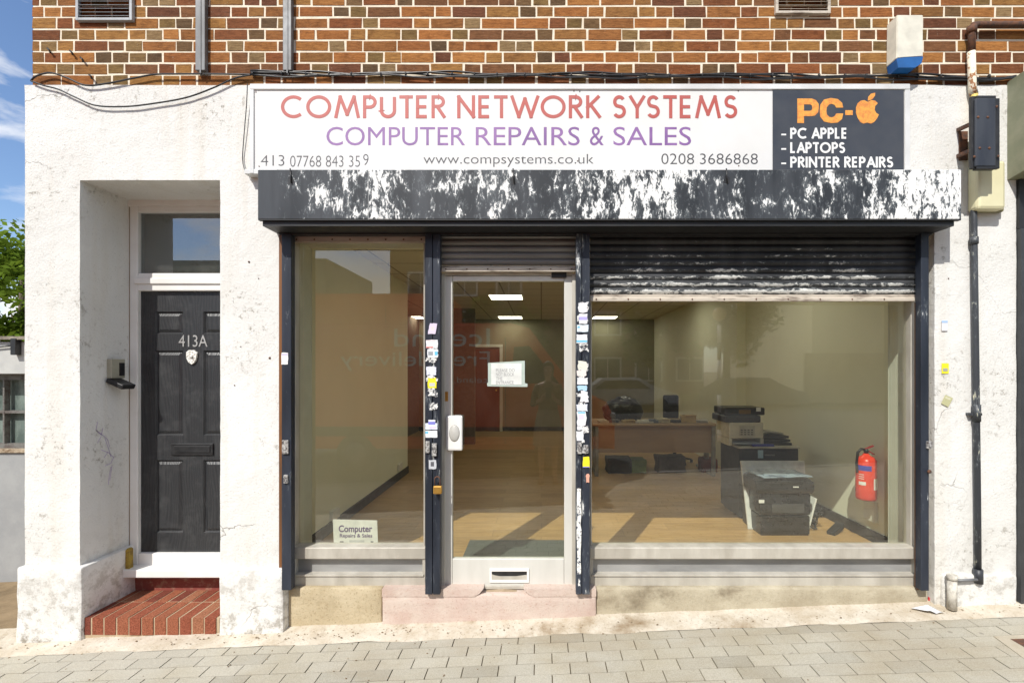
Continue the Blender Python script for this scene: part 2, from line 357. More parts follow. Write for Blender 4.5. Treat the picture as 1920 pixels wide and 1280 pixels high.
# brick facade, every brick modelled, rough garden bond
def brick_tint(header):
    r = random.random()
    if header and r < 0.52: b = random.choice([(0.20,0.125,0.045),(0.24,0.15,0.06),(0.17,0.10,0.045),(0.27,0.18,0.085),(0.13,0.08,0.04)])
    elif r < 0.72: b = random.choice([(0.35,0.140,0.040),(0.30,0.115,0.036),(0.25,0.088,0.030),(0.40,0.175,0.050),(0.32,0.135,0.042),(0.21,0.078,0.030)])
    else: b = random.choice([(0.16,0.062,0.03),(0.34,0.17,0.05),(0.28,0.135,0.043),(0.20,0.09,0.038)])
    k = random.uniform(0.85, 1.12); return (b[0]*k, b[1]*k, b[2]*k, 1)
def brick_course(bm, cl, xa, xb, z, yf, h=0.0625, ph=0, depth=0.05, wig=0.0025):
    x = xa-ph; i = 0
    seq = random.choice(['SH','SHSH','SHHSH','SSH','SHSHH'])
    while x < xb:
        ch = seq[i % len(seq)]; i += 1
        if i % len(seq) == 0: seq = random.choice(['SH','SHSH','SH','SHHS','SSH'])
        w = 0.213 if ch == 'S' else 0.101
        a, b = max(x, xa), min(x+w+random.uniform(-0.004, 0.004), xb)
        if b-a > 0.03:
            dy = random.uniform(-0.0012, 0.0012)
            v = box(bm, a, b, yf+dy, yf+depth, z+random.uniform(-wig, wig), z+h+random.uniform(-wig, wig))
            for q_ in v: q_.co.x += random.uniform(-0.0022, 0.0022); q_.co.z += random.uniform(-0.0016, 0.0016)
            t = brick_tint(ch == 'H')
            for f in set(v[0].link_faces)|set(v[6].link_faces):
                for lp in f.loops: lp[cl] = t
        x += w+0.0120
random.seed(11)
XB = PX(62.5, 0.01)
bm = B(); cl = bm.loops.layers.float_color.new('tint')
z = ZB-0.064-0.004+0.0
z = ZB+0.004; k = 0
while z < TOPZ:
    brick_course(bm, cl, XB, 7.2, z, 0.004, ph=(0.0, 0.06, 0.112, 0.17)[k % 4]+(0 if k % 2 else 0.03)); z += 0.0756; k += 1
obj('brick_wall', bm, M_BRICK, bld)
bm = B(); box(bm, XB+0.003, 7.2, 0.006, 0.25, ZB, TOPZ)
box(bm, XB+0.003, XB+0.25, 0.25, 9.2, -0.5, TOPZ); box(bm, 6.95, 7.2, 0.25, 9.2, -0.5, TOPZ); box(bm, XB+0.25, 6.95, 9.0, 9.2, -0.5, TOPZ)
box(bm, XB+0.003, 7.2, 0.25+0.001, 9.2, TOPZ, TOPZ+0.1)
obj('mortar_wall', bm, M_MORT, bld)
# rendered ground floor: piers, lintel and header butted end to end
def subdiv_jitter(bm, amt=0.004, cuts=6): pass
bm = B(); zg = -0.35
X150, X413, X527, X1752 = PX(150,0), PX(413,0), PX(527,0), PX(1752,0); ZH = PZ(436,0)
pieces = [(XL, X150, 0, 0.42, zg, ZD), (X413, X527, 0, 0.41, zg, ZD), (X1752, XR, 0, 0.41, zg, ZD), (XL, XR, 0, 0.42, ZD, ZB), (X527, X1752, 0.0, 0.42, ZH, ZD)]
for p in pieces: box(bm, *p)
box(bm, X150, X413, 0.46, 0.6, ZD-0.5, ZD)
bmesh.ops.remove_doubles(bm, verts=bm.verts, dist=1e-5)
def grid_cut(bm, xs, zs):
    for k, vals in ((0, xs), (2, zs)):
        for v_ in vals:
            co = [0, 0, 0]; co[k] = v_; no = [0, 0, 0]; no[k] = 1
            bmesh.ops.bisect_plane(bm, geom=bm.verts[:]+bm.edges[:]+bm.faces[:], plane_co=co, plane_no=no, dist=1e-5)
grid_cut(bm, [XL+0.055*i for i in range(1, 120)], [-0.3+0.055*i for i in range(1, 70)])
for v in bm.verts:
    if v.co.y < 0.3:
        q = v.co.copy(); v.co.y += mnoise.noise(q*3.5)*0.003+mnoise.noise(q*17)*0.0014-0.001; v.co.x += mnoise.noise(q*15+Vector((7,7,7)))*0.0022; v.co.z += mnoise.noise(q*15+Vector((3,9,7)))*0.0018*(1 if v.co.z < ZB-0.01 else 0)
obj('rendered_wall', bm, M_REND, bld)
# chipped arrises: irregular plinth blocks
def rough_block(bm, x0, x1, y0, y1, z0, z1, amp=0.006, n=(6,3,8), seed=0, keep_top=False):
    nx, ny, nz_ = n; b2 = B(); v = box(b2, x0, x1, y0, y1, z0, z1, 0.012, 2)
    bmesh.ops.subdivide_edges(b2, edges=b2.edges[:], cuts=5, use_grid_fill=True)
    for w in b2.verts:
        q = w.co*9+Vector((seed, seed*2, 0)); w.co += Vector((mnoise.noise(q), mnoise.noise(q+Vector((5,5,5))), mnoise.noise(q+Vector((9,1,3)))*0.6))*amp
    for f in b2.faces: f.smooth = True
    me = bpy.data.meshes.new('t'); b2.to_mesh(me); b2.free(); bm.from_mesh(me); bpy.data.meshes.remove(me)
for nm, args in (('plinth', (PX(30,-0.035), PX(152,-0.035), -0.035, 0.40, -0.16, PZ(1064,-0.035))), ('plinth', (PX(410,-0.03), PX(531,-0.03), -0.03, 0.06, -0.12, PZ(1066,-0.03))), ('plinth', (PX(1770,-0.03), PX(1908,-0.03), -0.03, 0.06, 0.0, PZ(1078,-0.03)))):
    bm = B(); rough_block(bm, *args, seed=args[0]); obj(nm, bm, M_REND, bld)

# --- recessed flat entrance: frame, transom, door
YF = 0.37
def fbar(bm, a, b, c, d, Y0=YF, Y1=YF+0.07, bev=0.006): pbox(bm, a, b, c, d, Y0, Y1, bev)
fr = B()
fbar(fr, 226, 374, 238, 1082, YF-0.004); fbar(fr, 238.5, 385, 258, 1062); fbar(fr, 467, 385, 490, 1062); fbar(fr, 238.2, 374, 492, 386, YF-0.004)
fbar(fr, 258.3, 386.2, 466.7, 398); fbar(fr, 258.3, 512, 466.7, 545); fbar(fr, 258.5, 1037, 466.5, 1062)
fbar(fr, 250, 521, 466.7, 532, YF-0.012, YF)
frame = obj('door_frame', fr, M_UPVC, bld)
bm = B(); box(bm, PX(229,0.29), PX(492,0.29), 0.28, 0.38, PZ(1083,0.28), PZ(1068,0.28), 0.006); obj('threshold', bm, M_UPVC, frame)
bm = B(); pbox(bm, 257, 397, 468, 513, YF+0.03, YF+0.036); obj('fanlight_glass', bm, m_glass('dark_fanlight_glass', 3.2, 0.03, (0.45,0.5,0.5), 0.06), frame)
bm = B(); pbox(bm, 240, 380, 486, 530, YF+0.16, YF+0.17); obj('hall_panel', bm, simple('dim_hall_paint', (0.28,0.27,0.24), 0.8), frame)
YD = YF+0.03
leaf = B(); LX0, LX1, LT, LB = 259, 467, 545, 1037
# leaf built of stiles and rails round sunk fields
cols = [(LX0, 291), (343, 381), (433, LX1)]; rowsY = [(LT, 584), (626, 657), (816, 862), (998, LB)]
for a, b in cols: pbox(leaf, a, LT, b, LB, YD, YD+0.045)
for a, b in rowsY:
    for c, d in ((291, 343), (381, 433)): pbox(leaf, c, a, d, b, YD, YD+0.045)
door = obj('front_door', leaf, m_wood_door(), bld)
mwd = door.data.materials[0]
for (c, d) in ((291, 343), (381, 433)):
    for (a, b) in ((584, 626), (657, 816), (862, 998)):
        bm = B(); x0, x1, z0, z1 = PX(c,YD), PX(d,YD), PZ(b,YD), PZ(a,YD)
        def ring(i, y): return [bm.verts.new(p) for p in ((x0+i,y,z0+i),(x1-i,y,z0+i),(x1-i,y,z1-i),(x0+i,y,z1-i))]
        rs = [ring(0, YD), ring(0.010, YD+0.013), ring(0.014, YD+0.013), ring(0.034, YD+0.003), ring(0.036, YD+0.003)]
        for p, q in zip(rs, rs[1:]):
            for k in range(4): bm.faces.new((p[k], p[(k+1)%4], q[(k+1)%4], q[k]))
        bm.faces.new(rs[-1]); obj('door_panel', bm, mwd, door)
M_SILV = simple('brushed_silver', (0.72,0.70,0.66), 0.35, 0.7, (0.55,0.53,0.5), 40)
bm = B(); pbox(bm, 320, 831, 399, 853, YD-0.012, YD+0.002, 0.004); lp = obj('letter_plate', bm, M_DARK, door)
bm = B(); pbox(bm, 326, 836, 393, 848, YD-0.018, YD-0.0125, 0.003); obj('flap', bm, M_DARK, lp)
bm = B()   # knocker: a worn urn shaped plate
prof = [(349,660),(354,656),(363,656),(369,661),(368,671),(364,679),(359,683),(353,679),(349,671)]
ppoly(bm, prof, YD-0.014, YD+0.001); lathe(bm, [(0.001,-0.012),(0.012,-0.009),(0.014,0),(0.002,0.006)], P(359,668,YD-0.014), 12, 'Y'); obj('door_knocker', bm, m_blotch('worn_chrome', (0.85,0.83,0.78), (0.25,0.22,0.18), 90), door)
# red brick step
bm = B(); cl = bm.loops.layers.float_color.new('tint'); random.seed(5)
z1 = PZ(1156,0.0); x = PX(152,0)
for i in range(12):
    w = 0.0715; 
    if x+w > X413+0.05: break
    for (ya, yb) in ((-0.012, 0.205), (0.215, 0.385)):
        dz = random.uniform(-0.002, 0.002)
        v = box(bm, x, x+w, ya+random.uniform(-0.003,0.003), yb, z1-0.112+0.0, z1+dz)
        t = random.choice([(0.30,0.092,0.052),(0.34,0.12,0.065),(0.25,0.07,0.042),(0.37,0.16,0.09),(0.21,0.06,0.04)])+(1,)
        for f in set(v[0].link_faces)|set(v[6].link_faces):
            for lp_ in f.loops: lp_[cl] = t
    x += w+0.0115
step = obj('brick_step', bm, M_REDB, bld)
bm = B(); box(bm, PX(151,0), X413, -0.008, 0.385, -0.2, z1-0.0025); obj('step_mortar', bm, m_concrete('pale_step_mortar', (0.50,0.40,0.27), (0.42,0.31,0.20)), step)
bm = B(); box(bm, X150, X413, 0.383, 0.42, z1-0.004, PZ(1080,0.33), 0.004); obj('painted_riser', bm, m_blotch('red_step_paint', (0.22,0.055,0.042), (0.34,0.22,0.15), 18, 0.5, 0.68, 0.6), step)
# mustard expanding foam beside the frame
bm = B(); ppoly(bm, [(230,1078),(227,1062),(233,1050),(231,1038),(238,1028),(242,1030),(242,1072)], 0.30, 0.335); obj('foam_filler', bm, m_blotch('mustard_foam', (0.36,0.25,0.04), (0.22,0.14,0.03), 25, rough=0.9), frame)
# frame beads and seams
bm = B(); pbox(bm, 232, 376, 233.2, 1076, YF-0.0065, YF-0.003); pbox(bm, 242, 388, 243, 1060, YF-0.003, YF+0.001); obj('frame_seam', bm, simple('brown_sealant', (0.22,0.16,0.10), 0.8), frame)

# --- shopfront
YG = 0.14
sf = obj('shopfront_frame', (lambda b: b)(B()), M_ALU, bld)
bm = B()
def fb(a, b, c, d, y0=0.10, y1=0.17, bev=0.004): pbox(bm, a, b, c, d, y0, y1, bev)
fb(546, 452, 554, 1030); fb(1708, 560, 1724, 1030); fb(1107, 560, 1109.5, 1030); fb(794, 452, 797, 1030)
fb(798.5, 452, 825, 1102, 0.10, 0.17); fb(1080.8, 515, 1106.5, 1102, 0.10, 0.17); fb(546, 446, 798, 452.5, 0.12); fb(1107, 558, 1724, 563, 0.12)
for a, c in ((548, 798), (1106, 1722)):
    pbox(bm, a, 1026, c, 1048, 0.065, 0.17, 0.006); pbox(bm, a, 1080, c, 1102, 0.07, 0.17, 0.006); pbox(bm, a+4, 1077, c-4, 1080.5, 0.062, 0.16, 0.002)
    pbox(bm, a, 1046, a+6, 1082, 0.075, 0.17, 0.002); pbox(bm, c-6, 1046, c, 1082, 0.075, 0.17, 0.002)
me = bpy.data.meshes.new('shopfront_frame'); bmesh.ops.recalc_face_normals(bm, faces=bm.faces[:]); bm.to_mesh(me); bm.free(); me.materials.append(M_ALU); sf.data = me
for a, c in ((552, 798), (1106, 1718)):
    bm = B(); pbox(bm, a, 1047, c, 1079, 0.115, 0.16); obj('stall_riser', bm, M_ALUD, sf)
for a, b, c, d in ((553, 451, 796, 1028), (1109, 561, 1709, 1028)):
    bm = B(); pbox(bm, a, b, c, d, YG, YG+0.006); obj('window_glass', bm, M_GLASS, sf)
# black guide rails and double posts
PYF = -0.03
def channel(bm, a, c, t, b, lip=3):
    pbox(bm, a, t, c, b, PYF, 0.02, 0.003)
M_RAIL = m_peel('chipped_black_rail', (0.013,0.017,0.026), (0.62,0.62,0.60), [(-1.8,0.10),(-0.7,0.22),(0.22,0.35),(0.33,0.30),(2.6,0.14)], 1.6, 0.35, 26)
bm = B(); channel(bm, 528, 546, 438, 1106); railL = obj('guide_rail', bm, M_RAIL, bld)
bm = B(); channel(bm, 1727, 1742, 430, 1107); railR = obj('guide_rail', bm, M_RAIL, bld)
bm = B(); pbox(bm, 1720, 566, 1726.5, 1105, 0.025, 0.05); M_TIM = m_blotch('brown_timber', (0.19,0.075,0.02), (0.11,0.05,0.02), 12, stretch=(1,1,0.1)); obj('timber_strip', bm, M_TIM, bld); bm = B(); pbox(bm, 523, 440, 528.5, 1100, -0.004, 0.05); obj('timber_strip', bm, M_TIM, bld)
posts = []
for a, m_, c in ((797, 811, 825), (1080, 1091, 1106)):
    bm = B(); pbox(bm, a, 438, m_-0.6, 1114, PYF, 0.028, 0.003); pbox(bm, m_+0.6, 438, c, 1114, PYF+0.004, 0.028, 0.003); pbox(bm, m_-1, 438, m_+1, 1112, PYF+0.012, 0.02)
    posts.append(obj('shutter_post', bm, M_RAIL, bld))
M_FLAKE = m_blotch('flaked_white_primer', (0.78,0.77,0.73), (0.05,0.06,0.09), 55, 0.54, 0.57, 0.8)
random.seed(9)
def rag(a, b, c, d, j=1.0, n=4):
    pts = []
    for (x0, y0, x1, y1) in ((a,b,c,b),(c,b,c,d),(c,d,a,d),(a,d,a,b)):
        for k in range(n): t = k/n; pts.append((x0+(x1-x0)*t+random.uniform(-j,j), y0+(y1-y0)*t+random.uniform(-j,j)))
    return pts
bm = B(); ppoly(bm, rag(1082,915,1089.5,1075,1.2,14), PYF-0.0012, PYF+0.001); obj('flaked_patch', bm, M_FLAKE, posts[1])
bm = B(); ppoly(bm, rag(1084,1085,1088,1098,1.0,4), PYF-0.0012, PYF+0.001); obj('flaked_patch', bm, M_FLAKE, posts[1])
stick_m = {}
def stick(c):
    k = 'sticker_%d' % len(stick_m)
    if c not in stick_m: stick_m[c] = m_blotch(k, c, tuple(min(1, v*0.72) for v in c), 70, 0.55, 0.72, 0.6)
    return stick_m[c]
WHT, LIL, BLU, YEL, CYA, PNK, CRM = (0.74,0.74,0.76), (0.66,0.58,0.72), (0.20,0.20,0.60), (0.86,0.72,0.02), (0.14,0.50,0.72), (0.80,0.62,0.62), (0.66,0.62,0.52)
M_TORN = m_blotch('torn_paper_residue', (0.72,0.71,0.68), (0.07,0.075,0.09), 75, 0.50, 0.56, 0.8)
def sticker(post, a, b, c, d, base, bands=(), j=0.5, depth=0.0014, tilt=0, mat=None):
    Y = PYF-0.0004-depth
    pts = rag(a, b, c, d, j); pts = [(x+(y-(b+d)/2)*tilt, y) for x, y in pts]
    bm = B(); ppoly(bm, pts, Y, Y+0.0012); s = obj('sticker', bm, mat or stick(base), post)
    for (p, q, r, t, cc) in bands:
        bm = B(); pbox(bm, a+(c-a)*p, b+(d-b)*q, a+(c-a)*r, b+(d-b)*t, Y-0.0004, Y); obj('printed_band', bm, stick(cc), s)
    return s
p0, p1 = posts
for i in range(34):      # torn scraps
    t = random.random(); y0 = 650+t*118; sticker(p0, random.uniform(799,810), y0, random.uniform(812,822), y0+random.uniform(4,11), WHT, j=2.0, depth=0.0006+0.00002*i, mat=M_TORN) if i < 17 else sticker(p1, random.uniform(1081,1090), 562+t*285, random.uniform(1093,1104), 562+t*285+random.uniform(5,14), WHT, j=2.0, depth=0.0006+0.00002*i, mat=M_TORN)
sticker(p0, 804, 606, 818, 626, LIL, [(0.25,0.3,0.75,0.7,PNK)], tilt=-0.18)
sticker(p0, 799, 637, 821, 652, WHT, [(0.0,0.86,0.6,0.98,(0.75,0.12,0.08)), (0.02,0.05,0.8,0.25,PNK)])
sticker(p0, 801, 654, 821, 670, WHT, [(0.1,0.3,0.55,0.75,(0.30,0.32,0.34)), (0.7,0.3,0.98,0.75,CYA)], 1.0)
sticker(p0, 799, 688, 818, 703, (0.66,0.68,0.80), j=1.0)
sticker(p0, 802, 708, 818, 727, YEL, [(0.2,0.5,0.85,0.85,(0.55,0.55,0.50))], 1.0)
sticker(p0, 803, 787, 816, 796, WHT, [(0.0,0.35,1.0,0.95,BLU)])
sticker(p0, 797.5, 793, 820, 805, (0.68,0.74,0.84), [(0.3,0.5,0.9,0.85,LIL)], 0.3, 0.0010)
sticker(p0, 797.5, 807, 820, 820, WHT, [(0.0,0.12,0.24,0.42,CYA)], 0.3)
sticker(p0, 804, 862, 818, 879, (0.50,0.51,0.53), [(0.25,0.2,0.7,0.7,(0.10,0.10,0.11))])
sticker(p1, 1085, 567, 1101, 586, WHT, (), 1.6); sticker(p1, 1086, 588, 1101, 607, WHT, [(0.0,0.3,1.0,0.62,(0.42,0.38,0.72))])
sticker(p1, 1082, 609, 1103, 622, (0.68,0.78,0.84), [(0.05,0.2,0.25,0.45,CYA)]); sticker(p1, 1081, 627, 1101, 643, WHT, [(0.0,0.68,1.0,0.9,CYA)])
sticker(p1, 1084, 677, 1100, 693, (0.70,0.70,0.60), (), 1.2); sticker(p1, 1082, 694, 1099, 705, (0.76,0.68,0.64), (), 0.8); sticker(p1, 1082, 708, 1102, 720, WHT, (), 0.8)
sticker(p1, 1083, 722, 1100, 732, (0.40,0.60,0.76), (), 1.8); sticker(p1, 1088, 733, 1103, 753, WHT, (), 1.8); sticker(p1, 1081, 758, 1102, 770, (0.66,0.70,0.80), (), 1.2)
sticker(p1, 1082, 772, 1099, 797, WHT, [(0.1,0.0,0.9,0.10,CYA), (0.15,0.2,0.75,0.55,(0.78,0.60,0.72))], 1.2); sticker(p1, 1082, 798, 1092, 806, WHT, (), 0.7); sticker(p1, 1081, 808, 1094, 826, (0.78,0.78,0.79), (), 0.6)
sticker(p1, 1093, 856, 1105, 876, YEL, [(0.0,0.92,1.0,1.0,BLU)], 0.6); sticker(p1, 1099, 888, 1105, 904, (0.70,0.35,0.25), (), 0.8)
sl = sticker(railL, 527.5, 661, 540, 683, (0.80,0.79,0.77), [(0.05,0.1,0.95,0.2,(0.45,0.40,0.62))], 0.5)
# lock bodies and hasps
for par, (x, y, sx, sy) in ((p0, (801.5,838,8,22)), (p0, (814,843,9,24)), (p1, (1087,840,8,22)), (p1, (1099,842,9,16)), (railL, (534,838,12,26)), (railL, (535,898,8,16)), (railR, (1744,834,10,14))):
    bm = B(); pbox(bm, x-sx/2, y-sy/2, x+sx/2, y+sy/2, PYF-0.014, PYF+0.002, 0.004); lathe(bm, [(0.009,-0.004),(0.009,0.0),(0.006,0.001),(0.004,0.006)], P(x, y+2, PYF-0.016), 12, 'Y')
    obj('shutter_lock', bm, m_blotch('worn_lock', (0.42,0.41,0.39), (0.06,0.05,0.05), 60) if 'wl' not in MC else MC['wl'], par)
M_BRASS = simple('brass', (0.62,0.36,0.08), 0.35, 0.7, (0.50,0.27,0.06), 30)
pad = thing('padlock', P(820,926,-0.06), 'brass padlock with a rusty shackle hanging on the left shutter post', 'padlock')
bm = B(); pbox(bm, 812, 911, 828, 926, -0.075, -0.045, 0.005); obj('lock_body', bm, M_BRASS, pad)
bm = B(); tube(bm, [P(815,912,-0.06)]+[P(820-5*math.cos(a), 898-5*math.sin(a), -0.06) for a in [k*math.pi/8 for k in range(9)]]+[P(825,912,-0.06)], 0.0035); obj('shackle', bm, M_RUST, pad)
bm = B(); lathe(bm, [(0.004,0),(0.012,0.002),(0.012,0.008),(0.004,0.02)], P(1744,884,-0.05), 10, 'Y'); obj('hasp', bm, M_RUST, railR)

# --- shutters
def laths(bm, a, c, ztop, zbot, yc, pitch):
    x0, x1 = PX(a, yc), PX(c, yc); z = ztop; n = 7
    prev = None
    while z-pitch > zbot-1e-4:
        ring = []
        for k in range(n+1):
            t = k/n; yy = yc-0.011*math.sin(math.pi*min(1, t*1.12)) if t < 0.9 else yc+0.004
            ring.append((yy, z-pitch*t))
        for (y0, z0), (y1, z1_) in zip(ring, ring[1:]):
            f = bm.faces.new([bm.verts.new(p) for p in ((x0,y0,z0),(x1,y0,z0),(x1,y1,z1_),(x0,y1,z1_))]); f.smooth = True
        z -= pitch
    bmesh.ops.remove_doubles(bm, verts=bm.verts, dist=1e-5); return z
YS = 0.055
M_SHUT = m_peel('flaking_black_shutter', (0.020,0.021,0.023), (0.66,0.66,0.62), [(0.28,0.30),(0.5,0.45),(1.0,0.52),(1.5,0.50),(2.2,0.52),(2.45,0.34),(2.6,0.15)], 0.6, 1.5, 34, 0.02, 0.5, bias=(2.12, 2.58, 0.09, -0.20), ridge=(PZ(432,0.055)-(PZ(432,0.055)-PZ(552,0.055))/9.0*0.62, (PZ(432,0.055)-PZ(552,0.055))/9.0, 0.075))
sh = B(); zt, zb = PZ(432,YS), PZ(552,YS); laths(sh, 1106, 1727, zt, zb, YS, (zt-zb)/9.0)
shutR = obj('roller_shutter', sh, M_SHUT, bld, fix=False)
bm = B(); prism_x(bm, [(YS-0.022, PZ(565,YS)), (YS-0.022, PZ(560,YS)), (YS-0.012, PZ(558,YS)), (YS-0.012, PZ(552.5,YS)), (YS+0.02, PZ(552.5,YS)), (YS+0.02, PZ(565,YS))], PX(1107,YS-0.02), PX(1726,YS-0.02))
M_BAR = m_blotch('dirty_bottom_rail', (0.52,0.46,0.38), (0.17,0.13,0.10), 16, 0.48, 0.66, 0.6, (0.4,1,2)); obj('bottom_rail', bm, M_BAR, shutR)
sh = B(); zt, zb = PZ(436,YS), PZ(497,YS); laths(sh, 826, 1079, zt, zb, YS, (zt-zb)/5.0)
shutM = obj('roller_shutter', sh, simple('grey_shutter_steel', (0.16,0.155,0.15), 0.42, 0.25, (0.24,0.23,0.215), 8, (0.25,1,3), 0.2), bld, fix=False)
bm = B(); prism_x(bm, [(YS-0.024, PZ(510,YS)), (YS-0.024, PZ(503,YS)), (YS-0.012, PZ(499,YS)), (YS+0.02, PZ(497.5,YS)), (YS+0.02, PZ(510,YS))], PX(824,YS-0.02), PX(1081,YS-0.02)); obj('bottom_rail', bm, M_BAR, shutM)
sh = B(); zt, zb = PZ(432,YS), PZ(443,YS); laths(sh, 547, 797, zt, zb, YS, zt-zb); shutL = obj('roller_shutter', sh, M_SHUT, bld, fix=False)
bm = B(); prism_x(bm, [(YS-0.02, PZ(455,YS)), (YS-0.02, PZ(444,YS)), (YS+0.02, PZ(444,YS)), (YS+0.02, PZ(455,YS))], PX(548,YS-0.02), PX(797,YS-0.02)); obj('bottom_rail', bm, simple('pinkish_alloy_rail', (0.50,0.42,0.36), 0.5, 0.2, (0.36,0.29,0.24), 14, (0.3,1,1)), shutL)
# bolts along the bottom rails
bm = B()
for a, c, yy, n_, par in ((556, 790, 449, 8, shutL), (836, 1072, 504.5, 7, shutM), (1118, 1718, 561, 11, shutR)):
    for k in range(n_): bm = B(); lathe(bm, [(0.006,-0.004),(0.005,-0.006),(0.001,-0.007)], P(a+(c-a)*k/(n_-1), yy, YS-0.022)+Vector((0,0.0035,0)), 8, 'Y'); obj('bolt', bm, M_RUST, par)

# --- shutter box (long peeling canopy)
YBX = -0.19
M_BOX = m_peel('peeling_grey_box_paint', (0.026,0.029,0.033), (0.80,0.80,0.78), [(PX(483,YBX),0.10),(PX(540,YBX),0.30),(PX(600,YBX),0.55),(PX(700,YBX),0.62),(PX(790,YBX),0.46),(PX(850,YBX),0.50),(PX(940,YBX),0.58),(PX(1010,YBX),0.36),(PX(1090,YBX),0.64),(PX(1180,YBX),0.74),(PX(1280,YBX),0.66),(PX(1320,YBX),0.36),(PX(1380,YBX),0.58),(PX(1450,YBX),0.42),(PX(1520,YBX),0.47),(PX(1630,YBX),0.58),(PX(1690,YBX),0.78),(PX(1803,YBX),0.82)], 1.4, 0.6, 24, 0.014, 0.4, bias=(PZ(413,YBX), PZ(318,YBX), -0.018, -0.006))
bm = B(); x0, x1, z0, z1 = PX(483,YBX), PX(1803,YBX), PZ(413,YBX), PZ(318,YBX)
box(bm, x0, x1, YBX, -0.002, z0+0.006, z1, 0.004, 1)
canopy = obj('shutter_box', bm, M_BOX, bld)
bm = B(); pbox(bm, 484, 409, 1802, 413, YBX+0.0025, YBX+0.03); box(bm, x0+0.02, x1-0.03, YBX+0.02, 0.03, z0-0.03, z0+0.004); obj('soffit', bm, simple('dark_soffit', (0.010,0.010,0.011), 0.5, 0, (0.02,0.02,0.02), 5, (0.3,1,1)), canopy)
bm = B(); pbox(bm, 523, 424, 1748, 440, -0.02, 0.03, 0.003); pbox(bm, 540, 436, 1745, 442, 0.035, 0.12); obj('lintel_angle', bm, M_DARK, canopy)
for px in (544, 962, 1362):
    bm = B(); ppoly(bm, rag(px-4, 330, px+5, 345, 2, 3), YBX-0.001, YBX+0.002); tube(bm, [P(px,316,YBX-0.003), P(px+1,330,YBX-0.006), P(px+2,343,YBX-0.006)], 0.004); obj('bracket_stub', bm, M_DARK, canopy)
bm = B(); pbox(bm, 690.2, 320, 691, 412, YBX-0.0006, YBX+0.001); obj('panel_joint', bm, M_ALUD, canopy)

# --- granite and concrete base under the shopfront
bm = B(); rough_block(bm, PX(540,0.03), PX(716,0.03), 0.03, 0.2, -0.15, PZ(1102,0.03), 0.003, seed=2); obj('concrete_base', bm, m_concrete('beige_pebble_concrete', (0.52,0.44,0.30), (0.44,0.36,0.23), (0.20,0.145,0.07), 0.35, 75, 0.85), bld)
bm = B(); rough_block(bm, PX(1118,0.03), PX(1740,0.03), 0.03, 0.2, -0.1, PZ(1102,0.03), 0.003, seed=3); obj('concrete_base', bm, m_concrete('stained_grey_concrete', (0.48,0.43,0.32), (0.36,0.31,0.22), (0.13,0.10,0.06), 0.75, 90, 0.35), bld)
M_GRAN = m_concrete('pink_granite', (0.58,0.49,0.42), (0.54,0.42,0.36), (0.36,0.20,0.14), 0.3, 70, 0.7)
bm = B(); ZG = PZ(1107,0.0); rough_block(bm, PX(716,0.012), PX(1118,0.012), 0.012, 0.2, -0.15, ZG-0.03, 0.0025, seed=4)
obj('door_step', bm, M_GRAN, bld)
for pts in ([(716,1104),(906,1104),(899,1112),(890,1118),(716,1118)], [(982,1104),(1118,1104),(1118,1118),(1000,1118),(990,1113)]):
    bm = B(); ppoly(bm, pts, 0.008, 0.16); obj('step_slab', bm, M_GRAN, bld)
bm = B(); ppoly(bm, [(904,1118),(908,1109),(945,1106),(978,1110),(984,1118)], 0.05, 0.18); obj('broken_mortar', bm, m_concrete('rubble', (0.45,0.35,0.24), (0.30,0.22,0.14)), bld)

# --- aluminium shop door
YA = 0.085
bm = B()
pbox(bm, 826, 512, 834, 1102, YA-0.01, YA+0.08, 0.003); pbox(bm, 1073, 512, 1080, 1102, YA-0.01, YA+0.08, 0.003); pbox(bm, 834.3, 510, 1072.7, 516, YA-0.01, YA+0.08, 0.003); pbox(bm, 834.3, 1098, 1072.7, 1104, YA-0.012, YA+0.08, 0.002)
obj('shop_door_frame', bm, M_ALU, bld)
bm = B()
pbox(bm, 833.5, 517, 848, 1098, YA, YA+0.045, 0.004); pbox(bm, 1058, 517, 1073, 1098, YA, YA+0.045, 0.004); pbox(bm, 848.3, 517, 1057.7, 527, YA, YA+0.045, 0.004); pbox(bm, 848.3, 1047, 1057.7, 1098, YA+0.001, YA+0.045, 0.004)
sdoor = obj('shop_door', bm, simple('pale_door_aluminium', (0.68,0.67,0.62), 0.38, 0.15, (0.60,0.59,0.54), 6, (1,1,0.3)), bld)
bm = B(); pbox(bm, 847, 526, 1059, 1048, YA+0.02, YA+0.026); obj('door_glass', bm, m_glass('dusty_door_glass', 3.1, 0.005, (0.95,0.97,0.92)), sdoor)
bm = B(); pbox(bm, 1034, 510, 1062, 520, YA-0.018, YA+0.004, 0.002); obj('closer_cover', bm, M_DARK, sdoor)
bm = B(); pbox(bm, 836, 779, 867, 845, YA-0.028, YA-0.001, 0.012); hp = obj('push_plate', bm, M_UPVC, sdoor)
bm = B(); lathe(bm, [(0.001,-0.010),(0.03,-0.006),(0.036,0.0)], P(852,812,YA-0.0285), 20, 'Y')
for v in bm.verts: v.co.z = P(0,812,YA-0.03).z+(v.co.z-P(0,812,YA-0.03).z)*1.6
obj('finger_grip', bm, simple('grey_plastic', (0.55,0.54,0.50), 0.4), hp)
bm = B(); pbox(bm, 834, 734, 840, 752, YA-0.004, YA+0.001, 0.001); obj('keyhole_plate', bm, M_BRASS, sdoor)
bm = B()
pbox(bm, 918, 1066, 992, 1071, YA-0.008, YA+0.002, 0.002); pbox(bm, 918, 1087, 992, 1092, YA-0.008, YA+0.002, 0.002); pbox(bm, 918, 1071.1, 922, 1086.9, YA-0.008, YA+0.002, 0.001); pbox(bm, 988, 1071.1, 992, 1086.9, YA-0.008, YA+0.002, 0.001)
lb = obj('letterbox', bm, M_UPVC, sdoor)
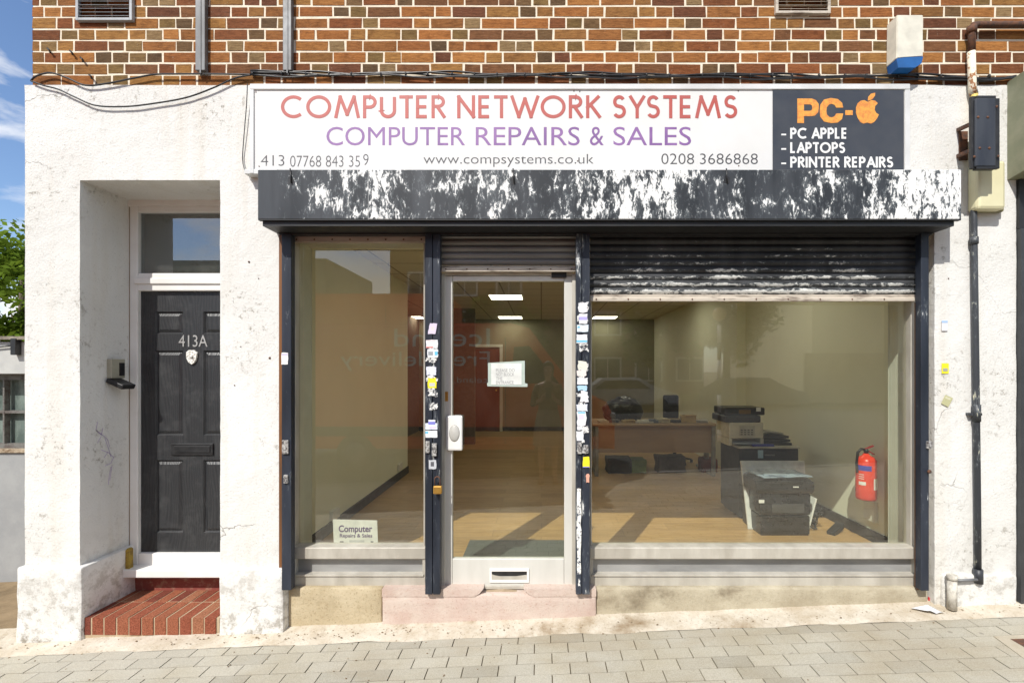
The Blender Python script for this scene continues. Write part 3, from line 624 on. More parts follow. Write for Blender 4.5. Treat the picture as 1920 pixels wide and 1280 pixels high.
bm = B(); pbox(bm, 922, 1071, 988, 1079, YA-0.0015, YA-0.0005); obj('slot_gap', bm, M_DARK, lb)
bm = B(); ppoly(bm, [(922,1087),(988,1087),(988,1077),(976,1078.5),(958,1080.5),(940,1080),(928,1078),(922,1076)], YA-0.004, YA-0.0016); obj('flap', bm, M_ALU, lb)

# --- interior shell
FZ = CH-1.5; CZ = CH+1.235; XIL, XIR = -1.95, 2.9; YB_ = 8.6
bm = B(); box(bm, XIL-0.1, 2.98, 0.17, 0.8, FZ-0.1, FZ); box(bm, -3.1, 4.3, 0.8, 9.0, FZ-0.1, FZ); obj('interior_floor', bm, m_laminate(), bld)
bm = B(); box(bm, -3.1, 4.3, 0.425, 9.0, CZ, CZ+0.05); obj('ceiling', bm, m_ceiling(), bld)
bm = B(); box(bm, XIL-0.12, XIL, 0.415, 3.82, FZ, CZ); obj('interior_wall', bm, M_INT, bld)
bm = B(); box(bm, XIR, XIR+0.12, 0.415, 3.62, FZ, CZ); obj('interior_wall', bm, M_INT, bld)
bm = B(); box(bm, 2.77, 4.2, 3.625, 3.8, FZ, CZ); box(bm, 2.77, 2.87, 3.8, YB_, FZ, CZ); obj('partition_wall', bm, M_INT, bld)
bm = B(); box(bm, -3.1, 4.2, YB_, YB_+0.1, FZ, CZ); obj('back_wall', bm, simple('dimmed_back_wall_paint', (0.28,0.27,0.19), 0.8, 0, (0.24,0.23,0.16), 2), bld)  # darker wall colour carries the dimness of the back room
bm = B(); box(bm, -3.05, -1.95-0.12, 3.7, 3.82, FZ, CZ); box(bm, -3.1, -3.0, 3.82, YB_, FZ, CZ); obj('side_partition', bm, simple('brown_shade_tone', (0.17,0.13,0.10), 0.8), bld)  # brown darkened to stand in for the shade beyond the left wall
bm = B(); box(bm, PX(527,0), PX(527,0)+0.006, 0.18, 0.405, FZ, CZ); box(bm, XIL, PX(527,0)+0.006, 0.411, 0.418, FZ, CZ); obj('pier_return', bm, M_INTW, bld)
bm = B(); box(bm, X1752-0.006, X1752, 0.18, 0.405, FZ, CZ); box(bm, X1752-0.006, XIR, 0.411, 0.418, FZ, CZ); obj('pier_return', bm, M_INTW, bld)
bm = B(); box(bm, X527, X1752, 0.421, 0.44, ZH, CZ); obj('bulkhead', bm, M_INT, bld)
bm = B(); box(bm, XIL, XIL+0.018, 0.42, 3.82, FZ, FZ+0.1, 0.003); obj('skirting', bm, M_SKIRT, bld)
bm = B(); box(bm, XIR-0.018, XIR, 0.42, 3.62, FZ, FZ+0.1, 0.003); obj('skirting', bm, M_SKIRT, bld)
bm = B(); box(bm, -3.0, 2.77, YB_-0.018, YB_, FZ, FZ+0.1); obj('skirting', bm, M_SKIRT, bld)
bm = B(); box(bm, PX(770,3.2)-0.55, PX(797,3.2)+0.2, 6.5, 6.62, FZ, CZ); obj('partition_wall', bm, simple('brown_shade_tone', (0.1,0.1,0.1)), bld)  # dark slab paints in the shade of the doorway
bm = B(); x_ = PX(905, YB_); box(bm, x_-0.42, x_+0.42, YB_-0.05, YB_-0.001, FZ, FZ+2.0, 0.004); idoor = obj('inner_door', bm, simple('red_brown_timber', (0.16,0.055,0.03), 0.45, 0, (0.11,0.035,0.02), 6, (1,1,0.1)), bld)
bm = B()
for xx in (x_-0.49, x_+0.422): box(bm, xx, xx+0.068, YB_-0.06, YB_-0.001, FZ, FZ+2.05)
box(bm, x_-0.49, x_+0.49, YB_-0.06, YB_-0.001, FZ+2.052, FZ+2.12); obj('door_casing', bm, M_INTW, idoor)
bm = B(); lathe(bm, [(0.01,-0.05),(0.025,-0.04),(0.02,-0.02),(0.01,0)], (x_+0.34, YB_-0.05, FZ+1.0), 12, 'Y'); obj('handle', bm, M_BRASS, idoor)

# ceiling lights
M_DIFF = emit('fluorescent_diffuser', (1.0, 0.93, 0.74), 7.0)
spots = [(-0.06*0+PX(947,4.7), 4.95, 'first square ceiling light, nearest the street, seen high through the shop door'), (PX(956,7.9), 8.1, 'second square ceiling light, lower one seen through the shop door'),
         (PX(1136,7.9), 8.1, 'far square ceiling light seen at the left edge of the right window'), (PX(768,7.9), 8.1, 'far square ceiling light seen beside the left shutter post'),
         (0.1, 2.0, 'added unseen ceiling light just inside the shop door, above the door shutter'), (1.9, 2.0, 'added unseen ceiling light near the street above the right window shutter'), (1.9, 4.95, 'added unseen ceiling light over the filing cabinet, hidden by the right shutter')]  # last three are unseen lamps added to brighten the interior
for i, (x, y, lab) in enumerate(spots):
    y = min(y, YB_-0.45)
    if i == 0:
        l0 = thing('ceiling_light', (x, y, CZ), lab, 'ceiling light', 'square lights in the shop ceiling'); l0p = (x, y)
        bm = B(); box(bm, x-0.3, x+0.3, y-0.3, y-0.27, CZ-0.014, CZ-0.001); box(bm, x-0.3, x+0.3, y+0.27, y+0.3, CZ-0.014, CZ-0.001); box(bm, x-0.3, x-0.27, y-0.27, y+0.27, CZ-0.014, CZ-0.001); box(bm, x+0.27, x+0.3, y-0.27, y+0.27, CZ-0.014, CZ-0.001); obj('frame', bm, M_UPVC, l0)
        bm = B(); box(bm, x-0.269, x+0.269, y-0.269, y+0.269, CZ-0.010, CZ-0.002); obj('diffuser', bm, M_DIFF, l0)
    else: dup(l0, (x-l0p[0], y-l0p[1], 0), lab)

exec_order = 'objects below'
# ------------------------------------------------------------------ lettering
def stroke_font():
    def arc(cx, cy, rx, ry, a0, a1, n=18): return [(cx+rx*math.cos(R(a0+(a1-a0)*k/n)), cy+ry*math.sin(R(a0+(a1-a0)*k/n))) for k in range(n+1)]
    t = 0.0
    G = {}
    G['C'] = (0.90, [arc(0.52,0.5,0.52,0.5,48,312,26)]); G['O'] = (1.04, [arc(0.52,0.5,0.52,0.5,0,360,36)])
    G['M'] = (1.06, [[(0.0,0),(0.20,1)],[(0.20,1),(0.53,0.12)],[(0.53,0.12),(0.86,1)],[(0.86,1),(1.06,0)]])
    G['P'] = (0.50, [[(0,0),(0,1)],[(0,1),(0.24,1)]+arc(0.24,0.74,0.26,0.26,90,-90,14)+[(0,0.48)]])
    G['U'] = (0.62, [[(0,1),(0,0.31)]+arc(0.31,0.31,0.31,0.31,180,360,16)+[(0.62,1)]])
    G['T'] = (0.58, [[(0.29,0),(0.29,1)],[(0,1),(0.58,1)]]); G['E'] = (0.44, [[(0,0),(0,1)],[(0,1),(0.44,1)],[(0,0.5),(0.42,0.5)],[(0,0),(0.44,0)]])
    G['R'] = (0.52, [[(0,0),(0,1)],[(0,1),(0.24,1)]+arc(0.24,0.76,0.25,0.24,90,-90,14)+[(0,0.52)],[(0.20,0.50),(0.52,0)]])
    G['N'] = (0.70, [[(0,0),(0,1)],[(0,1),(0.70,0)],[(0.70,0),(0.70,1)]])
    G['W'] = (1.22, [[(0,1),(0.32,0)],[(0.32,0),(0.61,0.9)],[(0.61,0.9),(0.90,0)],[(0.90,0),(1.22,1)]])
    G['K'] = (0.56, [[(0,0),(0,1)],[(0,0.47),(0.50,1)],[(0.14,0.60),(0.56,0)]]); G['Y'] = (0.62, [[(0.31,0),(0.31,0.46)],[(0.31,0.46),(0,1)],[(0.31,0.46),(0.62,1)]])
    G['S'] = (0.48, [arc(0.24,0.755,0.215,0.245,30,235,16)+arc(0.24,0.26,0.24,0.26,62,-150,18)])
    G['A'] = (0.76, [[(0,0),(0.38,1)],[(0.38,1),(0.76,0)],[(0.13,0.30),(0.63,0.30)]]); G['L'] = (0.42, [[(0,1),(0,0)],[(0,0),(0.42,0)]]); G['I'] = (0.0, [[(0,0),(0,1)]])
    G['-'] = (0.22, [[(0,0.36),(0.22,0.36)]])
    return G
GF = stroke_font()
def ribbon(bm, pts, w, y, closed):
    n = len(pts); L_, R_ = [], []
    for i in range(n):
        p = Vector(pts[i])
        a = Vector(pts[i-1]) if i else (Vector(pts[-2]) if closed else None); b = Vector(pts[i+1]) if i < n-1 else (Vector(pts[1]) if closed else None)
        d1 = (p-a).normalized() if a is not None else None; d2 = (b-p).normalized() if b is not None else None
        if d1 is None: d1 = d2
        if d2 is None: d2 = d1
        nn = Vector((-(d1+d2).y, (d1+d2).x)).normalized(); k = 1/max(0.45, nn.dot(Vector((-d1.y, d1.x))))
        L_.append(bm.verts.new((p.x+nn.x*w/2*k, y, p.y+nn.y*w/2*k))); R_.append(bm.verts.new((p.x-nn.x*w/2*k, y, p.y-nn.y*w/2*k)))
    for i in range(n-1): bm.faces.new((L_[i], R_[i], R_[i+1], L_[i+1]))
def stroke_text(name, s, a, b, c, d, Y, w, mat, parent, gap=0.22, space=0.42, italic=0.0):
    """cap letters drawn as ribbons inside the rectangle a,b - c,d (image measure on plane Y); w = stroke / cap height"""
    x = 0; items = []
    for ch in s:
        if ch == ' ': x += space; continue
        wd, st = GF[ch]
        g = gap*(0.45 if ch in 'ATYW' else 1)
        for k in st: items.append([(x+w/2+px*(1), py) for px, py in k])
        x += wd+w+g
    W_ = x-gap; x0, x1, z0, z1 = PX(a,Y), PX(c,Y), PZ(d,Y), PZ(b,Y); H = z1-z0; wr = w*H; sx = (x1-x0)/W_
    bm = B(); i = 0
    for st in items:
        pts = [(x0+px*sx+italic*py*H, z0+wr/2+py*(H-wr)) for px, py in st]
        closed = (Vector(pts[0])-Vector(pts[-1])).length < 1e-4
        if not closed and abs(st[0][1]-st[-1][1]) < 1e-6 and len(st) == 2:   # horizontals: reach to the stem's outer side
            pts[0] = (pts[0][0]-wr*0.45, pts[0][1]); 
        elif len(st) == 2:
            dv = (Vector(pts[1])-Vector(pts[0])).normalized()*wr/2; dv = Vector((0, dv.y)) if abs(dv.x) < 1e-6 else dv*0.9
            pts = [(pts[0][0]-dv.x, pts[0][1]-dv.y), (pts[1][0]+dv.x, pts[1][1]+dv.y)]
        elif len(st) > 14 and st[0][0] == st[1][0]-0.24: pass
        ribbon(bm, pts, wr, Y-0.0003*(i % 5)-0.0002, closed); i += 1
    return obj(name, bm, mat, parent)
def text(name, s, a, b, c, d, Y, mat, parent, bold=0.0, ext=0.0004, flipx=False):
    cu = bpy.data.curves.new('t', 'FONT'); cu.body = s; cu.size = 1; cu.offset = bold; cu.extrude = 0; cu.resolution_u = 4
    o = bpy.data.objects.new('t', cu); COL.objects.link(o)
    dg = bpy.context.evaluated_depsgraph_get(); me = bpy.data.meshes.new_from_object(o.evaluated_get(dg)); bpy.data.objects.remove(o)
    xs_ = [v.co.x for v in me.vertices]; ys_ = [v.co.y for v in me.vertices]; u0, u1, v0, v1 = min(xs_), max(xs_), min(ys_), max(ys_)
    x0, x1, z0, z1 = PX(a,Y), PX(c,Y), PZ(d,Y), PZ(b,Y)
    for v in me.vertices:
        t = (v.co.x-u0)/(u1-u0); t = 1-t if flipx else t
        v.co = Vector((x0+(x1-x0)*t, Y, z0+(z1-z0)*(v.co.y-v0)/(v1-v0)))
    me.materials.clear(); return obj(name, me, mat, parent)
def flat(name, c, rough=0.5): return simple(name, c, rough, 0, tuple(k*0.93 for k in c), 8)

# ------------------------------------------------------------------ fascia sign
YN = -0.06; YNF = -0.069
sign = thing('fascia_sign', (PX(1090,YN), 0, PZ(320,YN)), 'long white sign over the shopfront with red and purple lettering and a dark end panel', 'sign')
bm = B(); pbox(bm, 476, 168, 1697, 321, YN, -0.004); obj('sign_board', bm, simple('white_sign_acrylic', (0.71,0.71,0.70), 0.3, 0, (0.68,0.675,0.65), 3), sign)
M_SFR = simple('white_coated_frame', (0.72,0.72,0.71), 0.35, 0.1, (0.60,0.60,0.58), 5)
bm = B(); pbox(bm, 468, 157, 1707, 167.5, YNF, -0.003, 0.004); pbox(bm, 468, 168, 475.5, 325, YNF, -0.003, 0.003); pbox(bm, 1697.5, 168, 1707, 325, YNF, -0.003, 0.003); pbox(bm, 458, 317, 520, 326, YNF+0.002, -0.003, 0.003); obj('frame', bm, M_SFR, sign)
bm = B(); pbox(bm, 1449, 168.5, 1695, 321, YN-0.004, YN-0.0004); dpan = obj('dark_panel', bm, simple('charcoal_vinyl', (0.036,0.042,0.055), 0.4, 0, (0.055,0.06,0.07), 5), sign)
M_RED = m_blotch('faded_red_vinyl', (0.43,0.085,0.068), (0.42,0.10,0.085), 5); M_PUR = m_blotch('faded_purple_vinyl', (0.26,0.13,0.34), (0.20,0.095,0.28), 5)
M_TXT = flat('grey_black_vinyl', (0.07,0.07,0.075)); M_WHT = flat('white_vinyl', (0.80,0.80,0.78))
YT = YN-0.0006
stroke_text('headline_lettering', 'COMPUTER NETWORK SYSTEMS', 527, 179, 1382, 222, YT, 0.145, M_RED, sign, 0.16, 0.40)
[text('second_line_lettering', w_, a_, 238, b_, 273, YT, M_PUR, sign, 0.0) for w_, a_, b_ in (('COMPUTER', 612, 872), ('REPAIRS', 892, 1087), ('&', 1106, 1132), ('SALES', 1150, 1296))]
text('shop_number', '413', 489, 291, 533, 311, YT, M_TXT, sign, -0.012); text('phone_number', '07768 843 35', 544, 292, 675, 313, YT, M_TXT, sign, -0.012); text('phone_number', '9', 681, 289, 691, 310, YT, M_TXT, sign, -0.012)
text('web_address', 'www.compsystems.co.uk', 794, 289, 1113, 313, YT, M_TXT, sign, -0.008); text('phone_number', '0208', 1240, 288, 1301.5, 308, YT, M_TXT, sign, -0.008); text('phone_number', '3686868', 1312.5, 288, 1421, 308, YT, M_TXT, sign, -0.008)
YP = YN-0.0052; M_ORA = m_blotch('weathered_orange_vinyl', (0.80,0.36,0.06), (0.62,0.22,0.05), 55, 0.42, 0.62)
def poly_mesh(name, pts, Y, mat, par): 
    bm = B(); ppoly(bm, pts, Y, Y+0.0008); return obj(name, bm, mat, par)
P_ = [(1495,185),(1521,185),(1529,187),(1534,193),(1535,202),(1533,211),(1527,217),(1508,218),(1508,231),(1495,231)]
bm = B()   # P with its counter, in four butted pieces
for q in ([(1495,185),(1507.5,185),(1507.5,231),(1495,231)], [(1507.5,185),(1522,185),(1530,188),(1535,195),(1535.5,202),(1523,202),(1522.5,198),(1519,196),(1507.5,196)], [(1507.5,218),(1507.5,208),(1519,208),(1522.5,206),(1523,202),(1535.5,202),(1534,211),(1528,217),(1521,218)]):
    ppoly(bm, q, YP, YP+0.0008)
ppoly(bm, [(1558,184),(1545,187),(1538,197),(1537,208),(1549.5,208),(1550.5,201),(1555,196),(1560,195)], YP, YP+0.0008); ppoly(bm, [(1558,184),(1560,195),(1565,197),(1568,202),(1581,202),(1579,193),(1571,186)], YP, YP+0.0008)
ppoly(bm, [(1537,208),(1538,219),(1545,228),(1558,231),(1560,220.5),(1555,219.5),(1550.5,215),(1549.5,208)], YP, YP+0.0008); ppoly(bm, [(1558,231),(1571,230),(1579,223),(1581,213),(1568,213),(1565,218),(1560,220.5)], YP, YP+0.0008)
ppoly(bm, [(1585,207),(1599,207),(1599,216),(1585,216)], YP, YP+0.0008)
obj('orange_lettering', bm, M_ORA, dpan)
ap = [(1626,191),(1621,188),(1614,189),(1608,194),(1605,202),(1605,212),(1608,221),(1613,229),(1619,232),(1626,230),(1633,232),(1639,229),(1644,223),(1648,215),(1643,212),(1640,206),(1641,199),(1646,194),(1641,189),(1634,188),(1628,191)]
bm = B(); ppoly(bm, ap, YP, YP+0.0008); ppoly(bm, [(1627,189),(1628,182),(1633,176),(1641,174),(1641,179),(1637,185),(1632,188)], YP, YP+0.0008); obj('fruit_emblem', bm, M_ORA, dpan)
for s, c, b in (('PC APPLE', 1588, 240), ('LAPTOPS', 1584, 267), ('PRINTER REPAIRS', 1674, 294)):
    stroke_text('service_lettering', s, 1482, b, c, b+20.5, YP, 0.19, M_WHT, dpan, 0.15, 0.40); pp = B(); pbox(pp, 1465, b+11, 1474, b+14, YP, YP+0.0008); obj('dash', pp, M_WHT, dpan)
bm = B()
for x, y in ((480,173),(1076,171),(1087,172),(1384,171),(486,312),(1385,311),(1083,302)): lathe(bm, [(0.004,-0.002),(0.002,-0.003)], P(x,y,YN), 8, 'Y')
obj('screws', bm, M_RUST, sign)
# house number on the door
text('house_number', '413A', 335, 628, 389, 650, YD-0.004, M_SILV, door, 0.0)

# ------------------------------------------------------------------ fittings on the facade
def vent(a, b, c, d, mat, lab):
    v = thing('air_vent', P((a+c)/2, d, 0), lab, 'vent', 'louvred vents in the brickwork'); bm = B()
    pbox(bm, a, b, a+5, d, -0.02, 0.012, 0.002); pbox(bm, c-5, b, c, d, -0.02, 0.012, 0.002); pbox(bm, a+5.1, d-5, c-5.1, d, -0.02, 0.012, 0.002); pbox(bm, a+5.1, b, c-5.1, b+4, -0.02, 0.012, 0.002); obj('frame', bm, mat, v)
    bm = B(); y = d-8
    while y > b+3:
        x0, x1 = PX(a+5,-0.01), PX(c-5,-0.01); z = PZ(y,-0.01)
        prism_x(bm, [(-0.019,z-0.006),(-0.017,z-0.006),(0.004,z+0.012),(0.002,z+0.012)], x0, x1); y -= 6.8
    obj('louvres', bm, mat, v); bm = B(); pbox(bm, a+4, b+1, c-4, d-1, 0.0065, 0.0085); obj('backing', bm, M_DARK, v)
vent(141, -22, 247, 38, simple('pale_grey_vent', (0.42,0.44,0.46), 0.5, 0, (0.30,0.31,0.32), 14), 'pale grey louvred air vent in the brickwork at upper left')
vent(1455, -34, 1558, 25, M_BAR, 'rust stained louvred air vent in the brickwork at upper right')
for a, c, lab in ((366, 384, 'grey steel conduit running up the brickwork right of the pale vent'), (530, 546, 'grey steel conduit running up the brickwork above the left end of the sign')):
    t = thing('conduit', P((a+c)/2, 137, 0), lab, 'conduit', 'steel conduits on the brickwork'); bm = B(); box(bm, PX(a,-0.03), PX(c,-0.03), -0.03, 0.003, PZ(137,0), 6.9, 0.003); obj('channel', bm, M_GREY, t)
    bm = B(); pbox(bm, (a+c)/2-1, -600, (a+c)/2+1.5, 137, -0.034, -0.0302, 0.001); obj('rib', bm, M_GREY, t)
ab = thing('alarm_box', P(1698,127,0), 'cream burglar alarm box with a blue strobe base on the brickwork', 'alarm box')
bm = B(); prism(bm, [(PX(x,-0.09),PZ(y,-0.09)) for x, y in ((1682,28),(1731,28),(1731,106),(1694,106),(1681,110))], -0.09, 0.003); bmesh.ops.bevel(bm, geom=bm.edges[:], offset=0.004, segments=2, affect='EDGES'); obj('casing', bm, simple('cream_plastic', (0.74,0.71,0.60), 0.45), ab)
bm = B(); prism(bm, [(PX(x,-0.088),PZ(y,-0.088)) for x, y in ((1681,110.5),(1694,106.5),(1731,106.5),(1728,119),(1716,127),(1684,127))], -0.088, 0.0); obj('strobe_lens', bm, simple('blue_lens', (0.02,0.12,0.36), 0.2), ab)
# cable bundle
cb = thing('cable_bundle', P(900,142,0), 'bundle of black cables clipped along the brickwork above the sign', 'cable'); random.seed(21)
for k in range(4):
    pts = []
    for i in range(90):
        px = 470+i*(1905-470)/89; sag = 3*math.sin(px*0.021+k)+2*math.sin(px*0.05+k*2); base = 137+8*((px-470)/1435)
        if px > 1800: base += 4*math.sin((px-1800)/30)
        pts.append(P(px, base+sag*0.7+k*2.0-2, -0.012-0.006*(k % 2)))
    bm = B(); tube(bm, pts, 0.0065-0.001*k*0.5, 6); obj('strand', bm, M_DARK, cb)
bm = B()
for px in range(480, 1900, 46): lathe(bm, [(0.012,-0.005),(0.016,0),(0.012,0.005)], P(px+random.uniform(-8,8), 139+5*((px-470)/1435), -0.014), 8, 'X')
obj('cable_clips', bm, M_DARK, cb)
def cat_curve(pp, n=14):
    out = []
    for i in range(len(pp)-1):
        p0_, p1_, p2_, p3_ = [Vector(pp[max(0, min(len(pp)-1, i+k))]) for k in (-1,0,1,2)]
        for j in range(n):
            t = j/n; out.append(0.5*((2*p1_)+(-p0_+p2_)*t+(2*p0_-5*p1_+4*p2_-p3_)*t*t+(-p0_+3*p1_-3*p2_+p3_)*t*t*t))
    out.append(Vector(pp[-1])); return out
for pp, r, lab in (([(470,140),(400,139),(330,139),(290,140),(250,147),(200,157),(160,160),(125,146),(95,137),(68,143),(58,152)], 0.0055, 'upper black cable waving along the brickwork to the left corner'),
                   ([(470,141),(440,147),(400,165),(350,183),(290,194),(235,200),(180,198),(140,182),(110,168),(80,160),(58,152)], 0.005, 'lower black cable looping down over the white wall at upper left')):
    bm = B(); tube(bm, cat_curve([P(x,y,-0.02) for x, y in pp]), r, 7); obj('loose_cable', bm, M_DARK, None, lab, 'cable')
bm = B(); tube(bm, cat_curve([P(464,157,-0.03), P(462,200,-0.02), P(457,260,-0.015), P(455,300,-0.012), P(460,322,-0.03), P(466,328,-0.05)]), 0.003, 6); obj('loose_cable', bm, M_DARK, None, 'thin dark wire running down beside the left end of the sign', 'cable')
# rusty pipe and downpipe
rp = thing('rusty_pipe', P(1822,180,0), 'rusty and flaking iron pipe with an elbow at upper right of the brickwork', 'pipe')
bm = B(); tube(bm, [P(1822,98,-0.035), P(1822,52,-0.035), P(1825,48,-0.035), P(1832,47,-0.035), P(2050,47,-0.035)], 0.021, 12); tube(bm, [P(1822,62,-0.035), P(1822,50,-0.035)], 0.028, 12); obj('iron_pipe', bm, M_RUST, rp)
bm = B(); tube(bm, [P(1821,98,-0.035), P(1823,165,-0.035), P(1826,178,-0.035)], 0.023, 12); obj('flaking_section', bm, m_blotch('flaking_cream_on_rust', (0.72,0.66,0.52), (0.30,0.13,0.05), 30, 0.53, 0.57, 0.8), rp)
bm = B(); tube(bm, [P(1827,178,-0.04), P(1828,340,-0.04)], 0.02, 10); obj('yellow_section', bm, m_blotch('ochre_paint', (0.60,0.45,0.12), (0.75,0.70,0.55), 20), rp)
dp = thing('downpipe', P(1833,1085,0), 'narrow black downpipe with flaking paint on the right white pier', 'pipe')
M_DPI = m_peel('chipped_black_pipe', (0.03,0.033,0.038), (0.65,0.62,0.45), [(2.5,0.26),(2.85,0.28),(3.2,0.26)], 2.5, 0.5, 30)
bm = B(); tube(bm, [P(1825,322,-0.03), P(1826,420,-0.03), P(1830,700,-0.03), P(1833,950,-0.03), P(1834,1082,-0.03)], 0.0185, 12); obj('pipe_run', bm, M_DPI, dp)
bm = B(); tube(bm, [P(1826,445,-0.03), P(1826,458,-0.03)], 0.025, 12); tube(bm, [P(1831,758,-0.03), P(1831,790,-0.03)], 0.0235, 12); pbox(bm, 1819, 774, 1842, 779, -0.035, 0, 0.002); tube(bm, [P(1834,1066,-0.03), P(1834,1092,-0.03)], 0.027, 12); obj('collar', bm, M_DPI, dp)
bm = B(); tube(bm, [P(1832,1086,-0.05), P(1792,1088,-0.055)], 0.009, 8); obj('branch', bm, M_GREY, dp)
bm = B(); tube(bm, [P(1785,1082,-0.07), P(1785,1141,-0.07)], 0.027, 14); tube(bm, [P(1785,1077,-0.07), P(1785,1086,-0.07)], 0.030, 14); obj('stub_pipe', bm, m_blotch('limescaled_pipe', (0.60,0.57,0.50), (0.38,0.35,0.30), 20, rough=0.8), None, 'short pale upright pipe stub at the foot of the right white pier', 'pipe')
# light housing on bracket, and cream siren case
lh = thing('light_housing', P(1848,318,0), 'black metal sign light housing on a rusty bracket beside the sign', 'light housing')
YH = -0.20
bm = B(); pbox(bm, 1829, 184, 1868, 312, YH, -0.165, 0.006); obj('casing', bm, simple('navy_black_steel', (0.022,0.026,0.036), 0.35, 0.1, (0.05,0.055,0.065), 9, (1,1,0.2)), lh)
bm = B(); pbox(bm, 1822, 180, 1831, 316, YH+0.012, -0.165, 0.004); pbox(bm, 1865, 184, 1875, 316, YH+0.010, -0.165, 0.004); pbox(bm, 1831.2, 179, 1868, 185, YH+0.004, -0.165, 0.003); pbox(bm, 1831.2, 311, 1868, 317, YH+0.004, -0.165, 0.003); obj('side_flange', bm, M_DARK, lh)
bm = B()
for x, y in ((1834,220),(1852,220),(1837,278),(1855,278),(1869,200),(1872,293),(1827,294)): lathe(bm, [(0.009,-0.003),(0.007,-0.006),(0.001,-0.008)], P(x,y,YH)+Vector((0,0.003,0)), 8, 'Y')
obj('rusty_bolts', bm, M_RUST, lh)
bm = B()
for y in (244, 293): obox(bm, Matrix.Translation((P(1796,y,0)+P(1826,y-14,-0.165))/2) @ (P(1826,y-14,-0.165)-P(1796,y,0)).to_track_quat('X','Z').to_matrix().to_4x4(), (P(1826,y-14,-0.165)-P(1796,y,0)).length+0.02, 0.022, 0.022, 0.002)
pbox(bm, 1800, 246, 1815, 300, -0.012, 0.0, 0.001); obj('bracket', bm, M_RUST, lh)
sr = thing('siren_case', P(1858,397,0), 'rounded cream plastic siren case below the black light housing', 'siren')
bm = B(); pbox(bm, 1834, 300, 1887, 392, -0.085, 0.0, 0.02); obj('cover', bm, simple('aged_cream_plastic', (0.72,0.68,0.44), 0.4, 0, (0.66,0.62,0.40), 5), sr)
bm = B(); pbox(bm, 1832, 318, 1884, 397, -0.04, 0.001, 0.012); obj('back_plate', bm, simple('dark_olive_plastic', (0.22,0.20,0.09), 0.5), sr)
# key safe / intercom on left reveal
ks = thing('key_safe', (X150, 0.2, 1.65), 'beige entry box with open black flap on the wall left of the black door', 'key safe')
xr = X150
bm = B(); y0, y1 = 0.195, 0.305; box(bm, xr-0.002, xr+0.035, y0, y1, PZ(709,0.25), PZ(673,0.25), 0.004); obj('case', bm, simple('beige_plastic', (0.42,0.40,0.31), 0.5), ks)
bm = B(); box(bm, xr+0.035, xr+0.042, y1-0.05, y1-0.01, PZ(704,0.25), PZ(680,0.25), 0.001); obj('keypad', bm, M_DARK, ks)
bm = B(); obox(bm, Matrix.Translation((xr+0.065, 0.235, PZ(719,0.22))) @ Matrix.Rotation(R(24), 4, 'Y'), 0.125, 0.11, 0.035, 0.006); obj('open_flap', bm, M_DARK, ks)
# graffiti scribble on the reveal
g = B(); segs = [[(183,790),(180,806),(190,815),(193,802)],[(180,806),(196,818),(203,825)],[(190,817),(183,830)],[(197,822),(204,842),(208,856)],[(190,843),(203,848),(213,857)],[(203,846),(195,858)],[(214,855),(208,868),(197,873)],[(208,875),(205,890),(203,908)],[(210,872),(206,900)],[(202,824),(206,838)]]
for s_ in segs:
    pts = []
    for x, y in s_:
        Yq = D*(VX-150)/(VX-x)-D if False else (-(X150+0.0012)*F/(VX-x))-D
        pts.append(Vector((X150+0.0012, Yq, CH+(VY-y)*(D+Yq)/F)))
    for a_, b_ in zip(pts, pts[1:]):
        d_ = (b_-a_).normalized(); n_ = Vector((0, -d_.z, d_.y))*0.0022
        g.faces.new([g.verts.new(q) for q in (a_-n_, b_-n_, b_+n_, a_+n_)])
obj('graffiti_scrawl', g, simple('faded_purple_pen', (0.50,0.40,0.60), 0.7), bld)
# wall stickers
def wsticker(pts, mat, lab, extra=()):
    t = thing('wall_sticker', P(pts[2][0], pts[2][1], 0), lab, 'sticker', 'stickers on the right white pier'); bm = B(); ppoly(bm, pts, -0.0075, -0.0060); obj('paper', bm, mat, t)
    for q, m in extra:
        bm = B(); ppoly(bm, q, -0.0085, -0.0077); obj('print', bm, m, t)
wsticker([(1766,600),(1777,600),(1777,620),(1766,620)], stick((0.74,0.74,0.76)), 'faded white sticker with a blue top, highest on the right pier', [([(1766,601),(1777,601),(1777,605),(1766,605)], stick((0.35,0.50,0.72)))])
wsticker([(1766,681),(1779,681),(1779,700),(1766,700)], stick(YEL), 'bright yellow sticker on the right white pier', [([(1768,690),(1777,690),(1777,696),(1768,696)], stick((0.35,0.37,0.30)))])
wsticker([(1773,740),(1787,746),(1778,763),(1765,756)], stick((0.46,0.45,0.25)), 'olive green sticker stuck at a tilt, lowest on the right pier', [([(1774,743),(1783,747),(1781,750),(1772,746)], stick((0.6,0.58,0.4)))])
# small wall screws/holes
bm = B()
for x, y, r in ((467,491,0.007),(506,671,0.008),(485,522,0.004),(452,650,0.004),(440,722,0.004),(1778,522,0.004)): lathe(bm, [(r,-0.006),(r*0.8,-0.01),(r*0.3,-0.011)], P(x,y,0)+Vector((0,0.005,0)), 8, 'Y')
obj('old_fixings', bm, M_RUST, bld)
bm = B()
for x, y in ((92,95),(134,99),(154,112),(170,144)): tube(bm, [P(x-3,y-4,-0.004), P(x+1,y,-0.02), P(x+2,y+4,-0.01)], 0.006, 6)
obj('brick_hooks', bm, M_DARK, bld)
